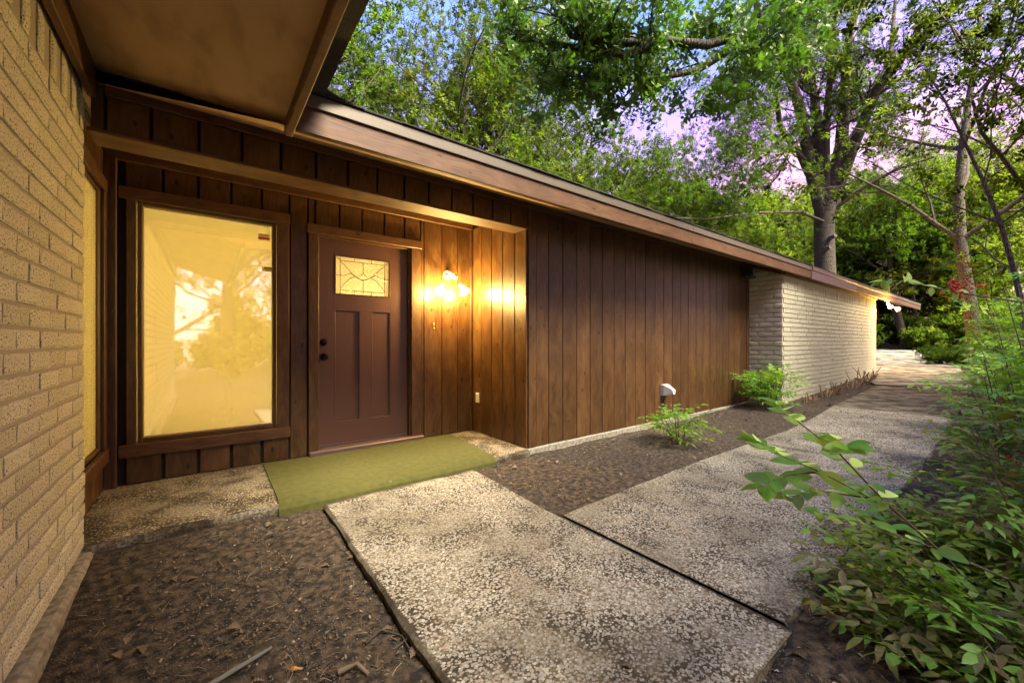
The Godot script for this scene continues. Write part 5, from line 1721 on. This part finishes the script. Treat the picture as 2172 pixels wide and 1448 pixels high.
	for i in 16:
		var a := rng.randf() * TAU
		b.blade(Vector3(cos(a), 0.1, sin(a)) * 0.02, Vector3(cos(a), rng.randf_range(0.5, 1.6), sin(a)).normalized(), Vector3.UP, rng.randf_range(0.04, 0.10), 0.009, 0.2, 0.3, 3)
	var sm := leafy(0.26, 0.27, 0.05, 0.6)
	sm.vertex_color_use_as_albedo = false
	put(b.done(), "foliage", sm, t)

# ------------------------------------------------------------------ what lies on the ground
func scrap(seed_: int, oak: bool) -> ArrayMesh:
	rng.seed = seed_
	var b := MB.new()
	if oak:
		# lobed oak leaf, curled
		var rim := []
		for i in 22:
			var t := i / 21.0
			var w := (0.34 * sin(PI * t) + 0.02) * (1.0 if i % 3 else 0.42)
			rim.append([t, w])
		for i in 21:
			var a = rim[i]
			var c = rim[i + 1]
			for sg in [-1.0, 1.0]:
				var ya: float = 0.35 * a[1] * a[1] * 4.0 + 0.10 * sin(a[0] * PI)
				var yc: float = 0.35 * c[1] * c[1] * 4.0 + 0.10 * sin(c[0] * PI)
				b.quad(Vector3(0, 0.10 * sin(a[0] * PI), a[0]), Vector3(a[1] * sg, ya, a[0] + 0.06), Vector3(c[1] * sg, yc, c[0] + 0.06), Vector3(0, 0.10 * sin(c[0] * PI), c[0]), Vector3.UP)
	else:
		b.blade(Vector3.ZERO, Vector3(0, 0.05, 1).normalized(), Vector3.UP, 1.0, 0.45, 0.3, -0.2, 3)
	return b.done()

func build_litter() -> void:
	var oak_leaf := scrap(501, true)
	var bit := scrap(502, false)
	var needle := MB.new()
	needle.tube([Vector3.ZERO, Vector3(0.05, 0.03, 0.5), Vector3(0, 0, 1)], [0.02, 0.02, 0.012], 4, false)
	var stalk := needle.done()
	var beds := [
		["leaf_litter", "brown oak leaves and bark crumbs on the bed by the brick wing", -0.47, 0.64, -3.05, 0.3, 1900, 0.22],
		["leaf_litter", "dry leaf crumbs on the bed before the long board wall", 1.95, 7.9, -3.08, -1.96, 1500, 0.12],
		["leaf_litter", "mulch and dry leaves on the shrub bank", 1.5, 9.0, -0.60, 0.9, 1500, 0.4],
		["leaf_litter", "dry leaves in the bed along the brick wall", 8.0, 12.6, -2.58, -2.05, 700, 0.3],
		["leaf_litter", "dry leaves lying on the concrete walk", 0.7, 8.0, -3.0, -0.6, 16, 0.5],
		["leaf_litter", "brown fallen leaves on the slope past the driveway", 27.5, 33.0, -10.0, 4.0, 40, 0.7],
	]
	for bi in beds.size():
		var q = beds[bi]
		rng.seed = 510 + bi
		var t := thing(q[0], q[1], "leaf litter", Vector3.ZERO)
		t.set_meta("kind", "stuff")
		var A := [[], []]
		var B := [[], []]
		var C := [[], []]
		var area: float = (q[3] - q[2]) * (q[5] - q[4])
		var big := 2.2 if bi == 5 else 1.0
		var thick := noise(520 + bi, 0.8, 3)
		for i in int(area * q[6]):
			var x := rng.randf_range(q[2], q[3])
			var z := rng.randf_range(q[4], q[5])
			if bi != 4 and under_paving(x, z): continue
			if bi == 0 and z < -2.6 and rng.randf() < 0.6: continue
			if thick.get_noise_2d(x, z) < rng.randf_range(-0.6, 0.25): continue
			var y := ground_y(x, z) + 0.004
			if bi == 4:
				if not under_paving(x, z) or z < -3.02: continue
				y = (-0.049 if x < 1.85 else ground_y(x, -1.2) + 0.027)
			elif bi == 0: y += 0.034 * (1.0 - smoothstep(0.30, 0.36, x - 0.02 * z))
			var k := rng.randf()
			var tone := rng.randf_range(0.5, 1.2)
			var c := Color(0.14, 0.092, 0.055) * tone
			if rng.randf() < 0.2: c = Color(0.24, 0.195, 0.14) * tone
			if rng.randf() < 0.25: c = Color(0.10, 0.075, 0.055) * tone
			var bs := Basis(Vector3.UP, rng.randf() * TAU) * Basis(Vector3(1, 0, 0), rng.randf_range(-0.3, 0.3)) * Basis(Vector3(0, 0, 1), rng.randf_range(-0.5, 0.5))
			if k < q[7] * 0.10:
				var s := rng.randf_range(0.03, 0.062) * big
				A[0].append(Transform3D(bs.scaled(Vector3(s, s, s)), Vector3(x, y + 0.006, z))); A[1].append(c)
			elif k < 0.75:
				var s := rng.randf_range(0.005, 0.022) * big
				B[0].append(Transform3D(bs.scaled(Vector3(s, s, s)), Vector3(x, y + 0.003, z))); B[1].append(c)
			else:
				var s := rng.randf_range(0.03, 0.10)
				C[0].append(Transform3D(bs.scaled(Vector3(s * 0.55, s * 0.5, s)), Vector3(x, y + 0.003, z))); C[1].append(c * 1.2)
		if A[0].size(): crowd(oak_leaf, A[0], A[1], "oak_leaves", M.litter, t)
		if B[0].size(): crowd(bit, B[0], B[1], "leaf_crumbs", M.litter, t)
		if C[0].size(): crowd(stalk, C[0], C[1], "stalks", M.litter, t)
	for q in [["soil_crumbs", "loose dark earth crumbs on the bed by the brick wing", -0.47, 0.64, -3.05, 0.2, 6500], ["soil_crumbs", "loose earth crumbs on the bed before the long board wall", 1.95, 5.5, -3.08, -1.96, 3500], ["soil_crumbs", "loose dark earth crumbs on the shrub bank", 1.5, 4.2, -0.60, 0.4, 4500]]:
		rng.seed = 545 + int(q[2])
		var xf := []
		var cols := []
		for i in int((q[3] - q[2]) * (q[5] - q[4]) * q[6]):
			var x := rng.randf_range(q[2], q[3])
			var z := rng.randf_range(q[4], q[5])
			if under_paving(x, z) or (z < -1.9 and z > -2.05 and x > 1.9): continue
			var s := rng.randf_range(0.0012, 0.0048) * (1.0 if rng.randf() < 0.93 else 1.8)
			xf.append(Transform3D(Basis(Vector3.UP, rng.randf() * TAU).scaled(Vector3(s, s * 0.9, s * rng.randf_range(0.6, 1.2))), Vector3(x, ground_y(x, z) + (0.034 * (1.0 - smoothstep(0.30, 0.36, x - 0.02 * z)) if z < 0.3 and x < 0.6 else 0.0) - 0.002, z)))
			var k := rng.randf_range(0.45, 1.25)
			cols.append(Color(0.075, 0.057, 0.043) * k if rng.randf() < 0.98 else Color(0.26, 0.22, 0.17) * k)
		var so := crowd(M.pebble_shape, xf, cols, q[0], M.litter, self)
		tag(so, q[1], "soil", "", "stuff")
	# sticks and scraps one can pick out
	rng.seed = 560
	var sticks := [
		["grey weathered stick on the dark bed by the brick wing", [[-0.02, -1.72], [0.08, -1.73], [0.20, -1.77]], 0.011, [0.15, 0.14, 0.125]],
		["forked black twig on the soil beside the entry slab", [[0.50, -1.60], [0.57, -1.62], [0.63, -1.55], [0.62, -1.46]], 0.005, [0.05, 0.04, 0.03]],
		["short broken branch on the soil beside the entry slab", [[0.38, -1.52], [0.44, -1.50], [0.46, -1.44]], 0.010, [0.16, 0.12, 0.08]],
		["thin dark twig touching the edge of the entry slab", [[0.58, -1.50], [0.66, -1.52], [0.71, -1.56]], 0.004, [0.06, 0.045, 0.03]],
		["small orange brown wood scrap near the sunken edging", [[0.245, -1.61], [0.275, -1.62]], 0.008, [0.48, 0.22, 0.05]],
		["dark bent root on the bank beside the walk", [[1.97, -0.38], [2.10, -0.30], [2.22, -0.32], [2.32, -0.25]], 0.013, [0.10, 0.07, 0.05]],
		["long crooked root running under the nandina seedlings", [[1.88, -0.30], [1.98, -0.22], [2.02, -0.12], [2.12, -0.02]], 0.010, [0.09, 0.065, 0.045]],
	]
	for s in sticks:
		var p0: Array = s[1][0]
		var base := Vector3(p0[0], ground_y(p0[0], p0[1]), p0[1])
		var t := thing("fallen_stick", s[0], "stick", base)
		var pts := []
		var rads := []
		for i in s[1].size():
			var q = s[1][i]
			pts.append(Vector3(q[0], ground_y(q[0], q[1]) + (0.034 if q[0] < 0.27 else 0.0) + s[2] * 1.2 + 0.004 + (0.010 if i % 2 else 0.0), q[1]) - base)
			rads.append(s[2] * lerpf(1.0, 0.55, float(i) / (s[1].size() - 1)))
		var b := MB.new()
		b.tube(pts, rads, 7, true, 0.12, rng)
		put(b.done(), "bark", std(s[3][0], s[3][1], s[3][2], 0.9), t)
	var t := thing("split_wood", "pale wood splinter standing in the soil near the entry slab", "stick", Vector3(0.555, -0.16, -2.02))
	put(cbox(Vector3(0.016, 0.075, 0.010), 0.003), "splinter", std(0.30, 0.25, 0.18, 0.9), t, Vector3(0, 0.030, 0), Vector3(0.15, 0.3, -0.1))

func _ready() -> void:
	rng.seed = 1
	setup_view()
	make_materials()
	print("materials ", Time.get_ticks_msec())
	build_land()
	build_paving()
	print("land ", Time.get_ticks_msec())
	build_house()
	print("house ", Time.get_ticks_msec())
	build_fixtures()
	build_trees()
	print("trees ", Time.get_ticks_msec())
	build_shrubs()
	build_litter()
	print("done ", Time.get_ticks_msec())
